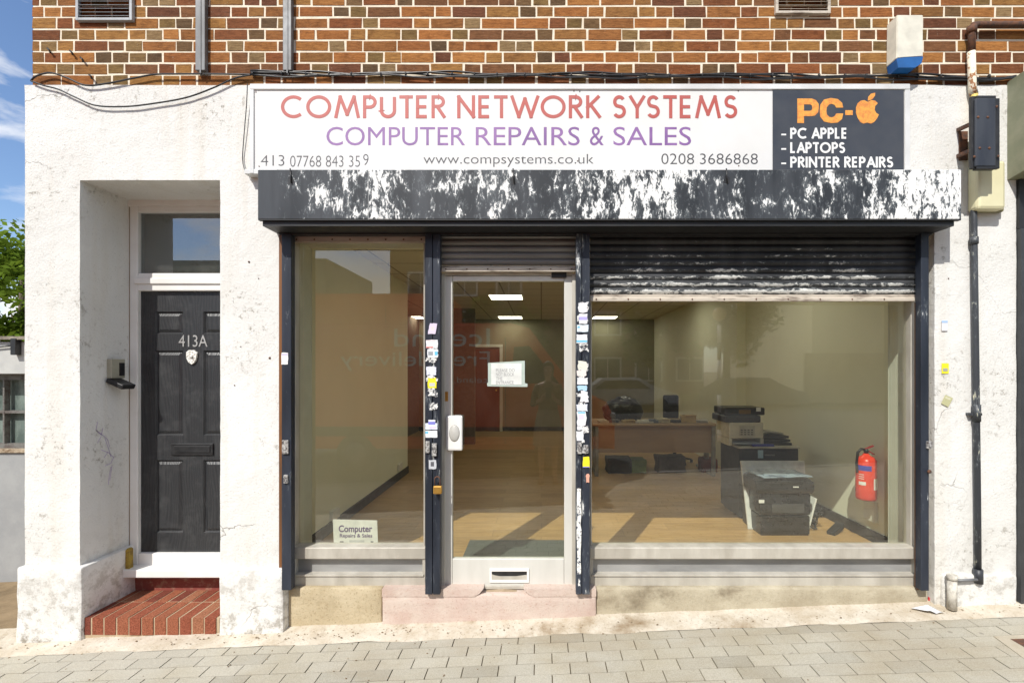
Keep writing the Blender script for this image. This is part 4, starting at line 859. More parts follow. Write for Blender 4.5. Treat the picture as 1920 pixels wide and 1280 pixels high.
# litter
lt = thing('litter', (PX(1735,-0.05), -0.05, gz(2.5)), 'crumpled white wrapper lying at the foot of the right pier', 'litter'); random.seed(4)
bm = B(); pts = [(1712,1128),(1722,1124),(1735,1127),(1752,1134),(1760,1143),(1742,1146),(1728,1142)]
YL = -0.06; base = [Vector((PX(x,YL), YL+0.03-(y-1124)*0.004, gz(PX(x,YL))+0.02+random.uniform(0,0.02))) for x, y in pts]; c_ = sum(base, Vector())/len(base)+Vector((0,0,0.03)); vc = bm.verts.new(c_); vb = [bm.verts.new(p) for p in base]
for i in range(len(vb)): bm.faces.new((vb[i], vb[(i+1)%len(vb)], vc))
bmesh.ops.subdivide_edges(bm, edges=bm.edges[:], cuts=2)
for v in bm.verts: v.co.z += random.uniform(-0.004, 0.006)
obj('paper_sheet', bm, simple('litter_white', (0.70,0.70,0.69), 0.6), lt)
# dropped leaves and specks on the paving
# utility cover lower right
uc = thing('utility_cover', (PX(1915,-0.5), -0.5, gz(2.7)), 'rusty iron utility cover in a pale concrete border at lower right', 'utility cover')
def gp(px, py, dz=0.0):      # point on the sloping pavement seen at a pixel
    a, b = (px-VX)/F, (VY-py)/F; t = (-CH+dz)/(b-0.0386*a); return Vector((a*t, t-D, CH+b*t))
def gpoly(bm, pts, dz, th=0.004):
    top = [bm.verts.new(gp(x, y)+Vector((0,0,dz))) for x, y in pts]; bot = [bm.verts.new(v.co-Vector((0,0,th))) for v in top]
    bm.faces.new(top); bm.faces.new(bot[::-1])
    for i in range(len(pts)): bm.faces.new((top[i], bot[i], bot[(i+1)%len(pts)], top[(i+1)%len(pts)]))
for (a, b, c, d, col_, lab) in ((1740,1128,1752,1134,(0.55,0.02,0.03),'small red scrap of packaging beside the white wrapper'), (1690,1124,1702,1130,(0.03,0.03,0.03),'small black scrap on the paving left of the white wrapper')):
    bm = B(); gpoly(bm, rag(a,b,c,d,1.2,3), 0.050, 0.02); obj('packaging_scrap', bm, simple('scrap_%d' % int(col_[0]*100), col_, 0.5), None, lab, 'litter')
bm = B(); gpoly(bm, [(1863,1193),(2150,1180),(2150,1192),(1893,1198),(1935,1222),(1922,1236)], 0.0045); obj('concrete_border', bm, m_concrete('pale_border_concrete', (0.50,0.45,0.36), (0.42,0.37,0.28), (0.25,0.18,0.10), 0.4), uc)
bm = B(); gpoly(bm, [(1894,1198.5),(2150,1193),(2200,1240),(1975,1243)], 0.0042); obj('iron_lid', bm, M_RUST, uc)

# grit and crumbs of mortar lying along the fillet and in the joints
rnd = random.Random(12); bm = B()
for i in range(420):
    x = rnd.uniform(-3.9, 3.6) if i % 3 else rnd.gauss(-1.4, 0.7); y = -0.02-abs(rnd.gauss(0, 0.09)) if i % 4 else -rnd.uniform(0.1, 1.2); r_ = rnd.uniform(0.0015, 0.0055)
    z = gz(x)+(0.018 if y > -0.12 else 0.002)
    b2 = bmesh.ops.create_icosphere(bm, subdivisions=1, radius=r_)['verts']
    for v in b2: v.co = Vector((x+v.co.x*rnd.uniform(0.7,1.8), y+v.co.y, z+v.co.z*0.7))
obj('grit', bm, m_blotch('grit_brown', (0.16,0.11,0.06), (0.34,0.28,0.20), 30, rough=0.9), kind='stuff', label='brown grit and mortar crumbs scattered along the foot of the shopfront', cat='grit')
# ------------------------------------------------------------------ neighbouring shop on the right
nb = thing('neighbouring_shop', (3.4, 0, gz(3.4)), 'dark framed neighbouring shopfront with an olive fascia box at the right edge', 'shopfront')
bm = B(); prism_x(bm, [(0.0, PZ(155,0)), (-0.33, PZ(150,0)), (-0.36, PZ(322,0)), (0.0, PZ(338,0))], 3.085, 6.2); obj('fascia_box', bm, m_blotch('olive_grey_paint', (0.19,0.20,0.13), (0.25,0.25,0.17), 5, 0.4, 0.6), nb)
bm = B(); box(bm, XR+0.003, 6.2, -0.02, 0.25, PZ(430,0), PZ(338,0)-0.002); obj('header', bm, M_DARK, nb)  # black header stands in for the shade below the fascia box
bm = B(); box(bm, XR+0.004, XR+0.035, -0.03, 0.12, -0.1, PZ(430,0)-0.002, 0.003); box(bm, XR+0.045, XR+0.085, -0.02, 0.10, -0.1, PZ(430,0)-0.002, 0.003); box(bm, XR+0.085, 6.2, 0.02, 0.2, -0.1, 0.3); obj('frame', bm, simple('charcoal_frame', (0.05,0.053,0.056), 0.4, 0.1), nb)
bm = B(); box(bm, XR+0.085, 6.2, 0.10, 0.106, 0.3, PZ(430,0)-0.002); obj('window_glass', bm, m_glass('neighbour_glass', 2.6, 0.03, (0.4,0.45,0.45), 0.05), nb)
bm = B(); box(bm, XR+0.09, 5.9, 0.14, 0.15, 0.5, 1.5); obj('window_poster', bm, m_blotch('pink_green_poster', (0.55,0.04,0.22), (0.20,0.40,0.05), 6, 0.45, 0.5), nb)
bm = B(); box(bm, XR+0.003, 6.2, 0.4, 0.5, -0.1, ZB); obj('back_wall', bm, M_GREY, nb)

# ------------------------------------------------------------------ side extension at left, behind the corner
YE = 1.1
ext = thing('side_extension', (-5, YE, gz(-5)), 'low grey lean-to building with an old window behind the left corner', 'building')
bm = B(); xe0, xe1 = -9.0, XB
bm2 = B()
WX0, WX1, WZ0, WZ1 = PX(-70,YE), PX(60,YE), PZ(842,YE), PZ(702,YE)
for (a, b, c, d) in ((xe0, WX0, -0.4, PZ(640,YE)), (WX1, xe1-0.01, -0.4, PZ(640,YE)), (WX0, WX1, WZ1, PZ(640,YE)), (WX0, WX1, -0.4, WZ0)): box(bm, a, b, YE, YE+0.2, c, d)
bm2.free(); obj('wall', bm, m_blotch('dull_grey_render', (0.33,0.335,0.33), (0.28,0.285,0.285), 3, 0.4, 0.6, 0.85), ext)
bm = B(); prism_x(bm, [(YE-0.12, PZ(632,YE)), (YE-0.12, PZ(638,YE)), (YE+3.5, PZ(590,YE)), (YE+3.5, PZ(584,YE))], xe0, xe1-0.01); obj('roof', bm, m_blotch('roofing_felt', (0.30,0.26,0.20), (0.16,0.13,0.10), 9), ext)
bm = B(); box(bm, xe0, xe1-0.01, YE-0.08, YE-0.001, PZ(700,YE), PZ(642,YE)); obj('fascia_board', bm, m_blotch('pale_grey_board', (0.50,0.50,0.47), (0.44,0.44,0.42), 3), ext)
bm = B(); box(bm, PX(26,YE-0.1), PX(36,YE-0.1), YE-0.13, YE-0.082, PZ(666,YE), PZ(636,YE), 0.004); tube(bm, [P(-20,652,YE-0.1), P(20,648,YE-0.1)], 0.006, 6); obj('gutter_bracket', bm, M_DARK, ext)
bm = B()
for z0_, z1_ in ((702, 712), (770, 775), (832, 842)): box(bm, WX0, WX1, YE+0.03, YE+0.08, PZ(z1_,YE), PZ(z0_,YE))
for xx in (-30, 0, 56): box(bm, PX(xx-1.5,YE), PX(xx+1.5,YE), YE+0.028, YE+0.078, PZ(831.8,YE), PZ(712.2,YE))
w_ = obj('window_frame', bm, m_blotch('peeling_window_paint', (0.17,0.165,0.15), (0.10,0.08,0.07), 20), ext)
bm = B(); box(bm, WX0, WX1, YE-0.02, YE+0.06, PZ(848,YE), PZ(841,YE), 0.003); obj('window_sill', bm, m_blotch('rotten_sill', (0.42,0.34,0.24), (0.18,0.12,0.07), 30), w_)
bm = B(); box(bm, WX0, WX1, YE+0.09, YE+0.094, WZ0, WZ1); obj('pane', bm, m_blotch('grimy_green_glass', (0.10,0.13,0.115), (0.22,0.27,0.24), 6, 0.45, 0.7, 0.15, (1,1,0.4)), w_)

# ------------------------------------------------------------------ trees
def make_crown(cx, cy, cz, rx, ry, rz, n, leaf, seed):
    rnd = random.Random(seed); bm = B()
    lobes = []
    for k in range(26):
        u, v = rnd.uniform(0, 6.283), rnd.uniform(-1, 1); q = math.sqrt(1-v*v); rr_ = rnd.uniform(0.45, 0.85)
        lobes.append((Vector((cx+rx*rr_*q*math.cos(u), cy+ry*rr_*q*math.sin(u), cz+rz*rr_*v)), rnd.uniform(0.22, 0.42)))
    for i in range(n):
        c, r_ = rnd.choice(lobes); u, v = rnd.uniform(0, 6.283), rnd.uniform(-1, 1); q = math.sqrt(1-v*v); f = rnd.random()**0.4
        p = c+Vector((rx*r_*q*math.cos(u), ry*r_*q*math.sin(u), rz*r_*v))*f
        a = Vector((rnd.gauss(0,1), rnd.gauss(0,1), rnd.gauss(0,0.6))).normalized(); b = a.cross(Vector((rnd.gauss(0,1), rnd.gauss(0,1), rnd.gauss(0,1)))).normalized(); s = leaf*rnd.uniform(0.6, 1.4)
        bm.faces.new([bm.verts.new(p+d) for d in (a*s, b*s*0.5, -a*s, -b*s*0.5)])
    return bm
M_LEAF = m_leaf('bright_foliage', (0.09,0.15,0.02), (0.16,0.24,0.03)); M_LEAF2 = m_leaf('dark_foliage', (0.05,0.09,0.02), (0.11,0.15,0.03)); M_BARK = simple('bark', (0.12,0.09,0.06), 0.9, 0, (0.07,0.05,0.035), 8, bump=0.5)
def tree(x, y, h, r_, lab, mat, n=5000, leaf=0.11, seed=1, cz=None):
    t = thing('tree', (x, y, gz(x)-0.1), lab, 'tree', 'trees around the street'); cz = cz or h*0.62
    bm = B(); tube(bm, [(x,y,-0.4),(x+0.05,y,h*0.25),(x,y+0.1,h*0.55),(x+0.1,y,h*0.85)], [0.22*r_/2.5,0.17*r_/2.5,0.11*r_/2.5,0.03], 9)
    rnd = random.Random(seed)
    for k in range(7):
        a = rnd.uniform(0, 6.28); z0 = h*rnd.uniform(0.3, 0.6); tube(bm, [(x,y,z0),(x+r_*0.4*math.cos(a),y+r_*0.4*math.sin(a),z0+h*0.15),(x+r_*0.75*math.cos(a),y+r_*0.75*math.sin(a),z0+h*0.25)], [0.07,0.045,0.02], 6)
    obj('trunk', bm, M_BARK, t); obj('crown', make_crown(x, y, cz, r_, r_, h-cz, n, leaf, seed), mat, t, fix=False)
tree(-15.0, 10.6, 5.7, 2.3, 'bright green leafy tree beyond the lean-to at the left edge', M_LEAF, 10000, 0.095, 4, 3.6)

# ------------------------------------------------------------------ street furniture and buildings opposite (seen mirrored in the glass)
def house(name, x0, x1, y, h, mat, lab, roof=None, wins=(), depth=8, gable=None):
    t = thing(name, ((x0+x1)/2, y, -0.1), lab, 'building'); bm = B(); box(bm, x0, x1, y-depth, y, -0.2, h); obj('wall', bm, mat, t)
    if gable: bm = B(); prism(bm, [(x0-0.3,h+0.002),((x0+x1)/2,h+gable),(x1+0.3,h+0.002)], y+0.3, y-depth); obj('roof', bm, roof, t)
    for (a, b, c, d) in wins:
        bm = B(); box(bm, a-0.08, c+0.08, y-0.05, y+0.06, b-0.08, d+0.08); w = obj('window_surround', bm, M_UPVC, t)
        bm = B(); nx = max(1, int((c-a)/0.7))
        for i in range(nx): box(bm, a+(c-a)*i/nx+0.04, a+(c-a)*(i+1)/nx-0.04, y+0.04, y+0.075, b+0.04, d-0.04)
        obj('pane', bm, simple('dark_window', (0.05,0.06,0.07), 0.15), w)
    return t
M_BR2 = m_blotch('weathered_brick_far', (0.26,0.15,0.08), (0.20,0.115,0.07), 2, 0.4, 0.6, 0.9); M_TILE = m_blotch('brown_roof_tile', (0.14,0.085,0.06), (0.10,0.06,0.045), 3)
house('brick_terrace', -9.6, 10.3, -27, 9.5, M_BR2, 'tall brown brick terrace across the street, mirrored in the door glass', M_TILE, [(3.4+i*2.6, b, 5.0+i*2.6, b+1.4) for i in range(3) for b in (1.0, 3.9)]+[(-8.4+i*2.8, b, -6.9+i*2.8, b+1.4) for i in range(3) for b in (1.0, 3.9, 6.4)], 8, 2)
house('corner_block', -26, -13.2, -26, 8.5, m_blotch('cream_render_far', (0.42,0.38,0.28), (0.36,0.32,0.24), 2), 'cream block at far left across the street, mirrored in the left window', M_TILE, [(-15.8, 4, -14.4, 5.4)])
house('gabled_house', 24.5, 33, -52, 5.0, m_blotch('pale_far_house', (0.40,0.36,0.28), (0.34,0.31,0.24), 2), 'house with a steep pitched roof across the street, mirrored in the right window', M_TILE, [(25+i*1.8, 2.6, 26.2+i*1.8, 4.2) for i in range(3)], 9, 4.2)
house('pale_gable_wall', 15.5, 22.0, -24, 8.0, m_blotch('pale_rendered_gable', (0.60,0.55,0.42), (0.55,0.50,0.38), 2), 'pale blank rendered wall across the street, mirrored in the right window', M_TILE, [], 8, 1.5)
bm = B(); box(bm, 11.5, 21.5, -17.6, -17.4, -0.2, 2.4); obj('boundary_wall', bm, m_blotch('old_garden_wall', (0.24,0.19,0.13), (0.18,0.14,0.10), 3), None, 'brown boundary wall across the street, mirrored in the right window', 'wall')
tree(5.5, -19.5, 6.8, 2.2, 'slim tree across the street, mirrored in the right window', M_LEAF2, 3500, 0.16, 6)
tree(9.4, -21.0, 7.5, 2.6, 'fuller tree across the street right of the slim one, mirrored in the glass', M_LEAF2, 3500, 0.18, 7)
tree(-2.0, -23.0, 6.0, 2.6, 'tree in front of the brick terrace, mirrored in the door glass', M_LEAF2, 3500, 0.18, 8)
# flashing crossing beacon
bx, by = PX(1352,0)*0+4.1, -7.6
bc = thing('crossing_beacon', (bx, by, 0.1), 'striped crossing beacon pole with a globe on top, mirrored in the right window', 'beacon')
for k in range(7): bm = B(); tube(bm, [(bx,by,-0.1+0.4*k),(bx,by,-0.1+0.4*(k+1)-0.001)], 0.045, 12); obj('pole_band', bm, M_DARK if k % 2 else M_WHT, bc)
bm = B(); lathe(bm, [(0.02,-0.16),(0.12,-0.10),(0.16,0),(0.12,0.11),(0.02,0.16)], (bx,by,2.95), 18); obj('globe', bm, simple('pale_amber_globe', (0.75,0.55,0.25), 0.3), bc)

# delivery van at the kerb: side profile extruded, with wheels, glass and lettering
def van(x0, y_side, lab, mat, height=2.5, box_body=False):
    L_ = 5.2; W_ = 1.95; t = thing('delivery_van', (x0+L_/2, y_side-W_/2, -0.05), lab, 'van')
    zf = -0.05; hb = height
    if box_body: prof = [(0,0.45),(0,hb),(0.06,hb+0.04),(3.5,hb+0.04),(3.56,hb),(3.6,2.25),(4.2,2.2),(4.75,1.35),(5.2,1.15),(5.25,0.45)]
    else: prof = [(0,0.4),(0,hb-0.12),(0.1,hb),(3.55,hb),(3.85,hb-0.08),(4.55,1.42),(5.15,1.18),(5.28,0.9),(5.28,0.4)]
    bm = B(); fs = prism(bm, [(x0+a, zf+b) for a, b in prof], y_side-W_, y_side)
    bmesh.ops.bevel(bm, geom=[e for e in bm.edges if abs(e.verts[0].co.y-e.verts[1].co.y) < 1e-6], offset=0.05, segments=3, affect='EDGES'); obj('body', bm, mat, t)
    for wx in (0.95, 4.25):
        for yy in (y_side-0.08, y_side-W_+0.08):
            bm = B(); lathe(bm, [(0.2,-0.11),(0.31,-0.10),(0.33,-0.06),(0.33,0.06),(0.31,0.10),(0.2,0.11)], (x0+wx, yy, zf+0.33), 22, 'Y'); w = obj('wheel', bm, M_DARK, t)
            bm = B(); lathe(bm, [(0.02,-0.12),(0.12,-0.125),(0.19,-0.115),(0.19,0.115),(0.12,0.125),(0.02,0.12)], (x0+wx, yy, zf+0.33), 16, 'Y'); obj('hub', bm, M_GREY, w)
    gm = simple('dark_vehicle_glass', (0.03,0.035,0.04), 0.08)
    bm = B(); prism(bm, [(x0+a, zf+b) for a, b in ((3.55,1.5),(3.6,2.1),(3.85,2.12),(4.35,1.5))], y_side+0.004, y_side-0.02); obj('side_window', bm, gm, t)
    bm = B(); a0, b0, a1, b1 = (3.9,hb-0.16,4.52,1.48) if not box_body else (4.24,2.12,4.70,1.45)
    bm.faces.new([bm.verts.new(p) for p in ((x0+a0+0.03,y_side-0.15,zf+b0),(x0+a1+0.03,y_side-0.15,zf+b1),(x0+a1+0.03,y_side-W_+0.15,zf+b1),(x0+a0+0.03,y_side-W_+0.15,zf+b0))]); obj('windscreen', bm, gm, t)
    for hy in (y_side-0.15, y_side-W_+0.15): bm = B(); box(bm, x0+5.2, x0+5.3, hy-0.12, hy+0.12, zf+0.8, zf+1.0, 0.02); obj('headlight', bm, M_SILV, t)
    for dx in (2.2, 3.45): bm = B(); box(bm, x0+dx, x0+dx+0.012, y_side-0.001, y_side+0.003, zf+0.5, zf+hb-0.25); obj('door_seam', bm, M_DARK, t)
    bm = B(); box(bm, x0+0.2, x0+5.0, y_side-0.002, y_side+0.02, zf+0.62, zf+0.78, 0.008); obj('rub_strip', bm, M_DARK, t)
    return t
M_VAN = simple('red_van_paint', (0.80,0.13,0.04), 0.25, 0, (0.74,0.11,0.035), 3)
v1 = van(-4.05, -4.55, 'red delivery van at the kerb with white lettering, mirrored in the windows', M_VAN)
def rtext(s, x0, x1, z0, z1, y, par):     # reads normally for someone facing +y .. written facing the shop
    cu = bpy.data.curves.new('t', 'FONT'); cu.body = s; cu.size = 1; o = bpy.data.objects.new('t', cu); COL.objects.link(o)
    me = bpy.data.meshes.new_from_object(o.evaluated_get(bpy.context.evaluated_depsgraph_get())); bpy.data.objects.remove(o)
    xs_ = [v.co.x for v in me.vertices]; ys_ = [v.co.y for v in me.vertices]; u0, u1, w0, w1 = min(xs_), max(xs_), min(ys_), max(ys_)
    for v in me.vertices: v.co = Vector((x1-(x1-x0)*(v.co.x-u0)/(u1-u0), y, z0+(z1-z0)*(v.co.y-w0)/(w1-w0)))
    me.materials.clear(); obj('side_lettering', me, M_WHT, par)
rtext('Iceland', -2.45, -0.85, 2.06, 2.36, -4.54, v1); rtext('Free delivery', -3.35, -0.85, 1.66, 1.98, -4.54, v1); rtext('iceland.co.uk', -1.9, -0.85, 1.46, 1.56, -4.54, v1)
van(-5.6, -7.0, 'taller red box truck behind the delivery van, mirrored in the left window', m_blotch('orange_red_truck_paint', (0.78,0.22,0.07), (0.72,0.18,0.06), 2, rough=0.3), 3.35, True)
# a parked car far across
def car(x, y, col_, lab):
    t = thing('parked_car', (x, y, -0.05), lab, 'car', 'cars parked across the road'); z = -0.1
    pr = [(0,0.35),(0.02,0.85),(0.25,0.95),(0.9,1.42),(2.4,1.45),(3.1,1.0),(3.9,0.85),(4.05,0.6),(4.05,0.35)]
    bm = B(); prism(bm, [(x-2+a, z+b) for a, b in pr], y-1.7, y); bmesh.ops.bevel(bm, geom=[e for e in bm.edges if abs(e.verts[0].co.y-e.verts[1].co.y) < 1e-6], offset=0.07, segments=3, affect='EDGES'); obj('body', bm, col_, t)
    for wx in (0.75, 3.25):
        for yy in (y-0.05, y-1.65): bm = B(); lathe(bm, [(0.18,-0.1),(0.3,-0.09),(0.32,0),(0.3,0.09),(0.18,0.1)], (x-2+wx, yy, z+0.32), 18, 'Y'); obj('wheel', bm, M_DARK, t)
    bm = B(); prism(bm, [(x-2+a, z+b) for a, b in ((0.55,1.0),(1.0,1.34),(2.3,1.36),(2.85,1.0))], y+0.004, y-0.01); obj('side_window', bm, simple('dark_vehicle_glass', (0.03,0.035,0.04), 0.08), t)
car(3.6, -16.0, simple('silver_car_paint', (0.50,0.51,0.52), 0.3, 0.4), 'silver car parked across the road, mirrored in the right window')
car(9.0, -16.2, simple('dark_blue_car_paint', (0.03,0.05,0.10), 0.25), 'dark blue car parked across the road right of the silver car')
# ------------------------------------------------------------------ photographer (mirrored in the door)
def skin_chain(name, verts, edges, radii, mat, parent, sub=2, label=None):
    me = bpy.data.meshes.new(name); me.from_pydata(verts, edges, []); o = bpy.data.objects.new(name, me); COL.objects.link(o)
    o.modifiers.new('skin', 'SKIN'); o.modifiers.new('sub', 'SUBSURF').levels = sub
    for i, r_ in enumerate(radii): me.skin_vertices[0].data[i].radius = (r_, r_) if not isinstance(r_, tuple) else r_
    me.skin_vertices[0].data[0].use_root = True
    dg = bpy.context.evaluated_depsgraph_get(); m2 = bpy.data.meshes.new_from_object(o.evaluated_get(dg)); bpy.data.objects.remove(o)
    for p in m2.polygons: p.use_smooth = True
    m2.materials.clear(); return obj(name, m2, mat, parent, label)
def photographer(px, py):
    G = gz(px); per = thing('person', (px, py, G), 'person in a brown top and pleated skirt holding a phone, mirrored in the shop door', 'person')
    V = []; E = []; Rr = []
    def v(x, y, z, r_): V.append((px+x, py+y, G+z)); Rr.append(r_); return len(V)-1
    pel = v(0,0,0.98,(0.15,0.10)); wa = v(0,0,1.12,(0.125,0.09)); ch = v(0,0.01,1.32,(0.15,0.10)); sh_ = v(0,0,1.44,(0.10,0.07)); ne = v(0,0.01,1.50,0.05); ne2 = v(0,0.03,1.56,0.048)
    E += [(pel,wa),(wa,ch),(ch,sh_),(sh_,ne),(ne,ne2)]
    h1 = v(0,0.045,1.61,(0.062,0.07)); h2 = v(0,0.03,1.68,(0.078,0.095)); h3 = v(0,0.02,1.735,(0.06,0.075)); E += [(ne2,h1),(h1,h2),(h2,h3)]
    for s in (-1, 1):
        hip = v(0.09*s,0,0.93,0.095); kn = v(0.10*s,0.02,0.50,0.055); cf = v(0.10*s,-0.01,0.36,0.052); an = v(0.10*s,-0.02,0.09,0.034); ft = v(0.11*s,0.05,0.045,0.036); to = v(0.12*s,0.14,0.03,0.03)
        E += [(pel,hip),(hip,kn),(kn,cf),(cf,an),(an,ft),(ft,to)]
        so_ = v(0.165*s,0,1.42,0.05); el = v(0.22*s,0.06,1.17,0.038); wr = v(0.10*s,0.26,1.24,0.026); pm = v(0.075*s,0.31,1.27,(0.035,0.018)); E += [(sh_,so_),(so_,el),(el,wr),(wr,pm)]
        for k in range(4):
            f1 = v((0.075-0.012*k+0.012)*s,0.335,1.30+0.012*k,0.0085); f2 = v((0.05-0.01*k+0.01)*s,0.345,1.315+0.010*k,0.008); E += [(pm,f1),(f1,f2)]
        th = v(0.05*s,0.30,1.285,0.0095); th2 = v(0.035*s,0.32,1.31,0.0085); E += [(pm,th),(th,th2)]
    skin = simple('skin', (0.50,0.30,0.20), 0.55); body = skin_chain('body', V, E, Rr, skin, per)
    bm = B(); n = 64; rings = []
    for k, (z, r_) in enumerate(((1.10,0.135),(1.04,0.155),(0.9,0.19),(0.7,0.215),(0.55,0.23))):
        rings.append([bm.verts.new((px+math.cos(2*math.pi*i/n)*r_*(1+0.05*(k > 0)*((i % 4 < 2)-0.5)), py+math.sin(2*math.pi*i/n)*r_*0.72*(1+0.05*(k > 0)*((i % 4 < 2)-0.5)), G+z)) for i in range(n)])
    for a, b in zip(rings, rings[1:]):
        for i in range(n): bm.faces.new((a[i], a[(i+1)%n], b[(i+1)%n], b[i]))
    obj('skirt', bm, simple('beige_pleated_cloth', (0.42,0.34,0.24), 0.8), per)
    bm = B(); rings = []
    for z, a_, b_ in ((1.08,0.142,0.108),(1.2,0.145,0.11),(1.32,0.168,0.12),(1.42,0.165,0.095),(1.475,0.08,0.07),(1.50,0.058,0.058)):
        rings.append([bm.verts.new((px+a_*math.cos(2*math.pi*i/28), py+0.005+b_*math.sin(2*math.pi*i/28), G+z)) for i in range(28)])
    for a, b in zip(rings, rings[1:]):
        for i in range(28): f = bm.faces.new((a[i], a[(i+1)%28], b[(i+1)%28], b[i])); f.smooth = True
    for s in (-1, 1): tube(bm, [(px+0.14*s,py,G+1.44),(px+0.19*s,py+0.02,G+1.32),(px+0.222*s,py+0.06,G+1.16),(px+0.16*s,py+0.17,G+1.205)], [0.06,0.055,0.048,0.04], 12)
    obj('top', bm, simple('brown_knit', (0.20,0.12,0.06), 0.85), per)
    bm = B(); bmesh.ops.create_icosphere(bm, subdivisions=3, radius=1)
    for w in bm.verts:
        c = w.co; c.x *= 0.092; c.z = c.z*0.115+(-0.06 if c.z < -0.3 else 0); c.y = c.y*0.105-0.018
        if c.y > 0.035 and c.z < 0.06: c.y = 0.035
        w.co = Vector((px, py+0.02, G+1.69))+c
    for f in bm.faces: f.smooth = True
    obj('hair', bm, simple('brown_hair', (0.06,0.035,0.02), 0.6), per)
    bm = B()
    for s in (-1, 1): lathe(bm, [(0.001,0.012),(0.008,0.009),(0.011,0)], (px+0.032*s, py+0.115, G+1.665), 10, 'Y')
    obj('eyes', bm, M_WHT, per)
    bm = B(); lathe(bm, [(0.002,0.03),(0.012,0.02),(0.016,0)], (px, py+0.115, G+1.64), 8, 'Y'); obj('nose', bm, skin, per)
    for s in (-1, 1): bm = B(); rough_block(bm, px+0.11*s-0.045, px+0.11*s+0.045, py-0.06, py+0.19, G+0.0, G+0.022, 0.001, seed=s); obj('sandal', bm, simple('tan_leather', (0.30,0.18,0.09), 0.6), per)
    ph = thing('phone', (px, py+0.35, G+1.30), 'dark phone held up in both hands by the person mirrored in the door', 'phone'); bm = B(); box(bm, px-0.04, px+0.04, py+0.352, py+0.361, G+1.27, G+1.42, 0.003); obj('handset', bm, M_DARK, ph)
    bm = B(); lathe(bm, [(0.006,0.0),(0.006,0.002),(0.002,0.0022)], (px-0.025, py+0.361, G+1.40), 12, 'Y'); obj('lens', bm, simple('lens_glass', (0.1,0.1,0.12), 0.1), ph)
photographer(0.10, -3.78)

# ------------------------------------------------------------------ things inside the shop
def fl(py): return 1.5*F/(py-VY)-D      # depth of a floor point seen at image height py
# window sign, door notice
ws = thing('window_sign', P(666,1024,0.22), 'white card sign with purple lettering standing in the left shop window', 'sign')
yq = 0.185
bm = B(); ppoly(bm, [(624,973),(707,975),(709,1024),(626,1024)], yq, yq+0.003); obj('card', bm, simple('white_card', (0.74,0.73,0.68), 0.5), ws)
M_PTX = flat('purple_black_print', (0.10,0.06,0.16))
text('lettering', 'Computer', 635, 984, 698, 1001, yq-0.001, M_PTX, ws, 0.025); text('lettering', 'Repairs & Sales', 637, 1000, 698, 1009, yq-0.001, M_PTX, ws, 0.02); pm_ = B(); pbox(pm_, 637, 1014, 644, 1018, yq-0.001, yq-0.0003); pbox(pm_, 695, 1014, 700, 1019, yq-0.001, yq-0.0003); obj('lettering', pm_, M_TXT, ws)
bm = B(); pbox(bm, 655, 1012, 683, 1021, yq-0.001, yq-0.0003); obj('faded_patch', bm, M_GREY if False else simple('grey_print', (0.50,0.50,0.48), 0.6), ws)
dn = thing('door_notice', P(951,726,YA), 'paper notice in a clear pale green sleeve stuck on the shop door glass', 'notice')
bm = B(); ppoly(bm, [(915,680),(984,676),(984,718),(989,719),(989,725),(914,724),(913,718),(915,717)], YA+0.0145, YA+0.016); obj('sleeve', bm, simple('pale_green_sleeve', (0.48,0.56,0.50), 0.3), dn)
bm = B(); pbox(bm, 921, 681, 978, 721, YA+0.0125, YA+0.0135); obj('paper', bm, simple('notice_paper', (0.74,0.75,0.71), 0.7), dn)
for i, (s, c) in enumerate((('PLEASE DO', 965), ('NOT BLOCK', 964), ('THE', 942), ('ENTRANCE', 963))): text('lettering', s, 930, 691+i*7.6, c, 697+i*7.6, YA+0.0118, flat('grey_ink', (0.30,0.30,0.30)), dn)
# floor mat
bm = B(); box(bm, PX(848,0.2), PX(1066,0.2)+0.25, 0.24, fl(1014), FZ+0.001, FZ+0.012, 0.003); obj('door_mat', bm, m_blotch('grey_mat', (0.10,0.115,0.105), (0.065,0.075,0.07), 90), None, 'grey door mat on the floor just inside the shop door', 'mat')
# fire extinguisher
ex = Vector((2.80, 0.93, 0)); s_ = F/(D+0.93)
fe = thing('fire_extinguisher', (2.80, 0.93, PZ(935,0.93)), 'red fire extinguisher hanging on the right wall inside the shop', 'extinguisher')
zt_, zb_ = PZ(856,0.93), PZ(935,0.93); xc = PX(1624,0.93)
M_FER = simple('red_extinguisher_paint', (0.78,0.06,0.02), 0.3, 0, (0.70,0.04,0.02), 8)
bm = B(); lathe(bm, [(0.02,zt_+0.03),(0.03,zt_+0.012),(0.06,zt_-0.004),(0.078,zt_-0.03),(0.079,zb_+0.02),(0.074,zb_),(0.02,zb_-0.001)], (xc,0.93,0), 28); obj('cylinder', bm, M_FER, fe)
bm = B(); lathe(bm, [(0.015,zt_+0.03),(0.02,zt_+0.055),(0.012,zt_+0.07)], (xc,0.93,0), 12); tube(bm, [(xc-0.01,0.93,zt_+0.06),(xc-0.05,0.92,zt_+0.07),(xc-0.078,0.92,zt_+0.04),(xc-0.088,0.92,zt_-0.05),(xc-0.082,0.92,zt_-0.13)], 0.011, 8); obj('hose', bm, M_DARK, fe)
bm = B(); obox(bm, Matrix.Translation((xc+0.02,0.93,zt_+0.078)) @ Matrix.Rotation(R(-22),4,'Y'), 0.09, 0.02, 0.012, 0.003); obox(bm, Matrix.Translation((xc+0.035,0.93,zt_+0.04)) @ Matrix.Rotation(R(30),4,'Y'), 0.075, 0.02, 0.01, 0.003); obj('lever', bm, simple('dark_red_plastic', (0.30,0.02,0.02), 0.4), fe)
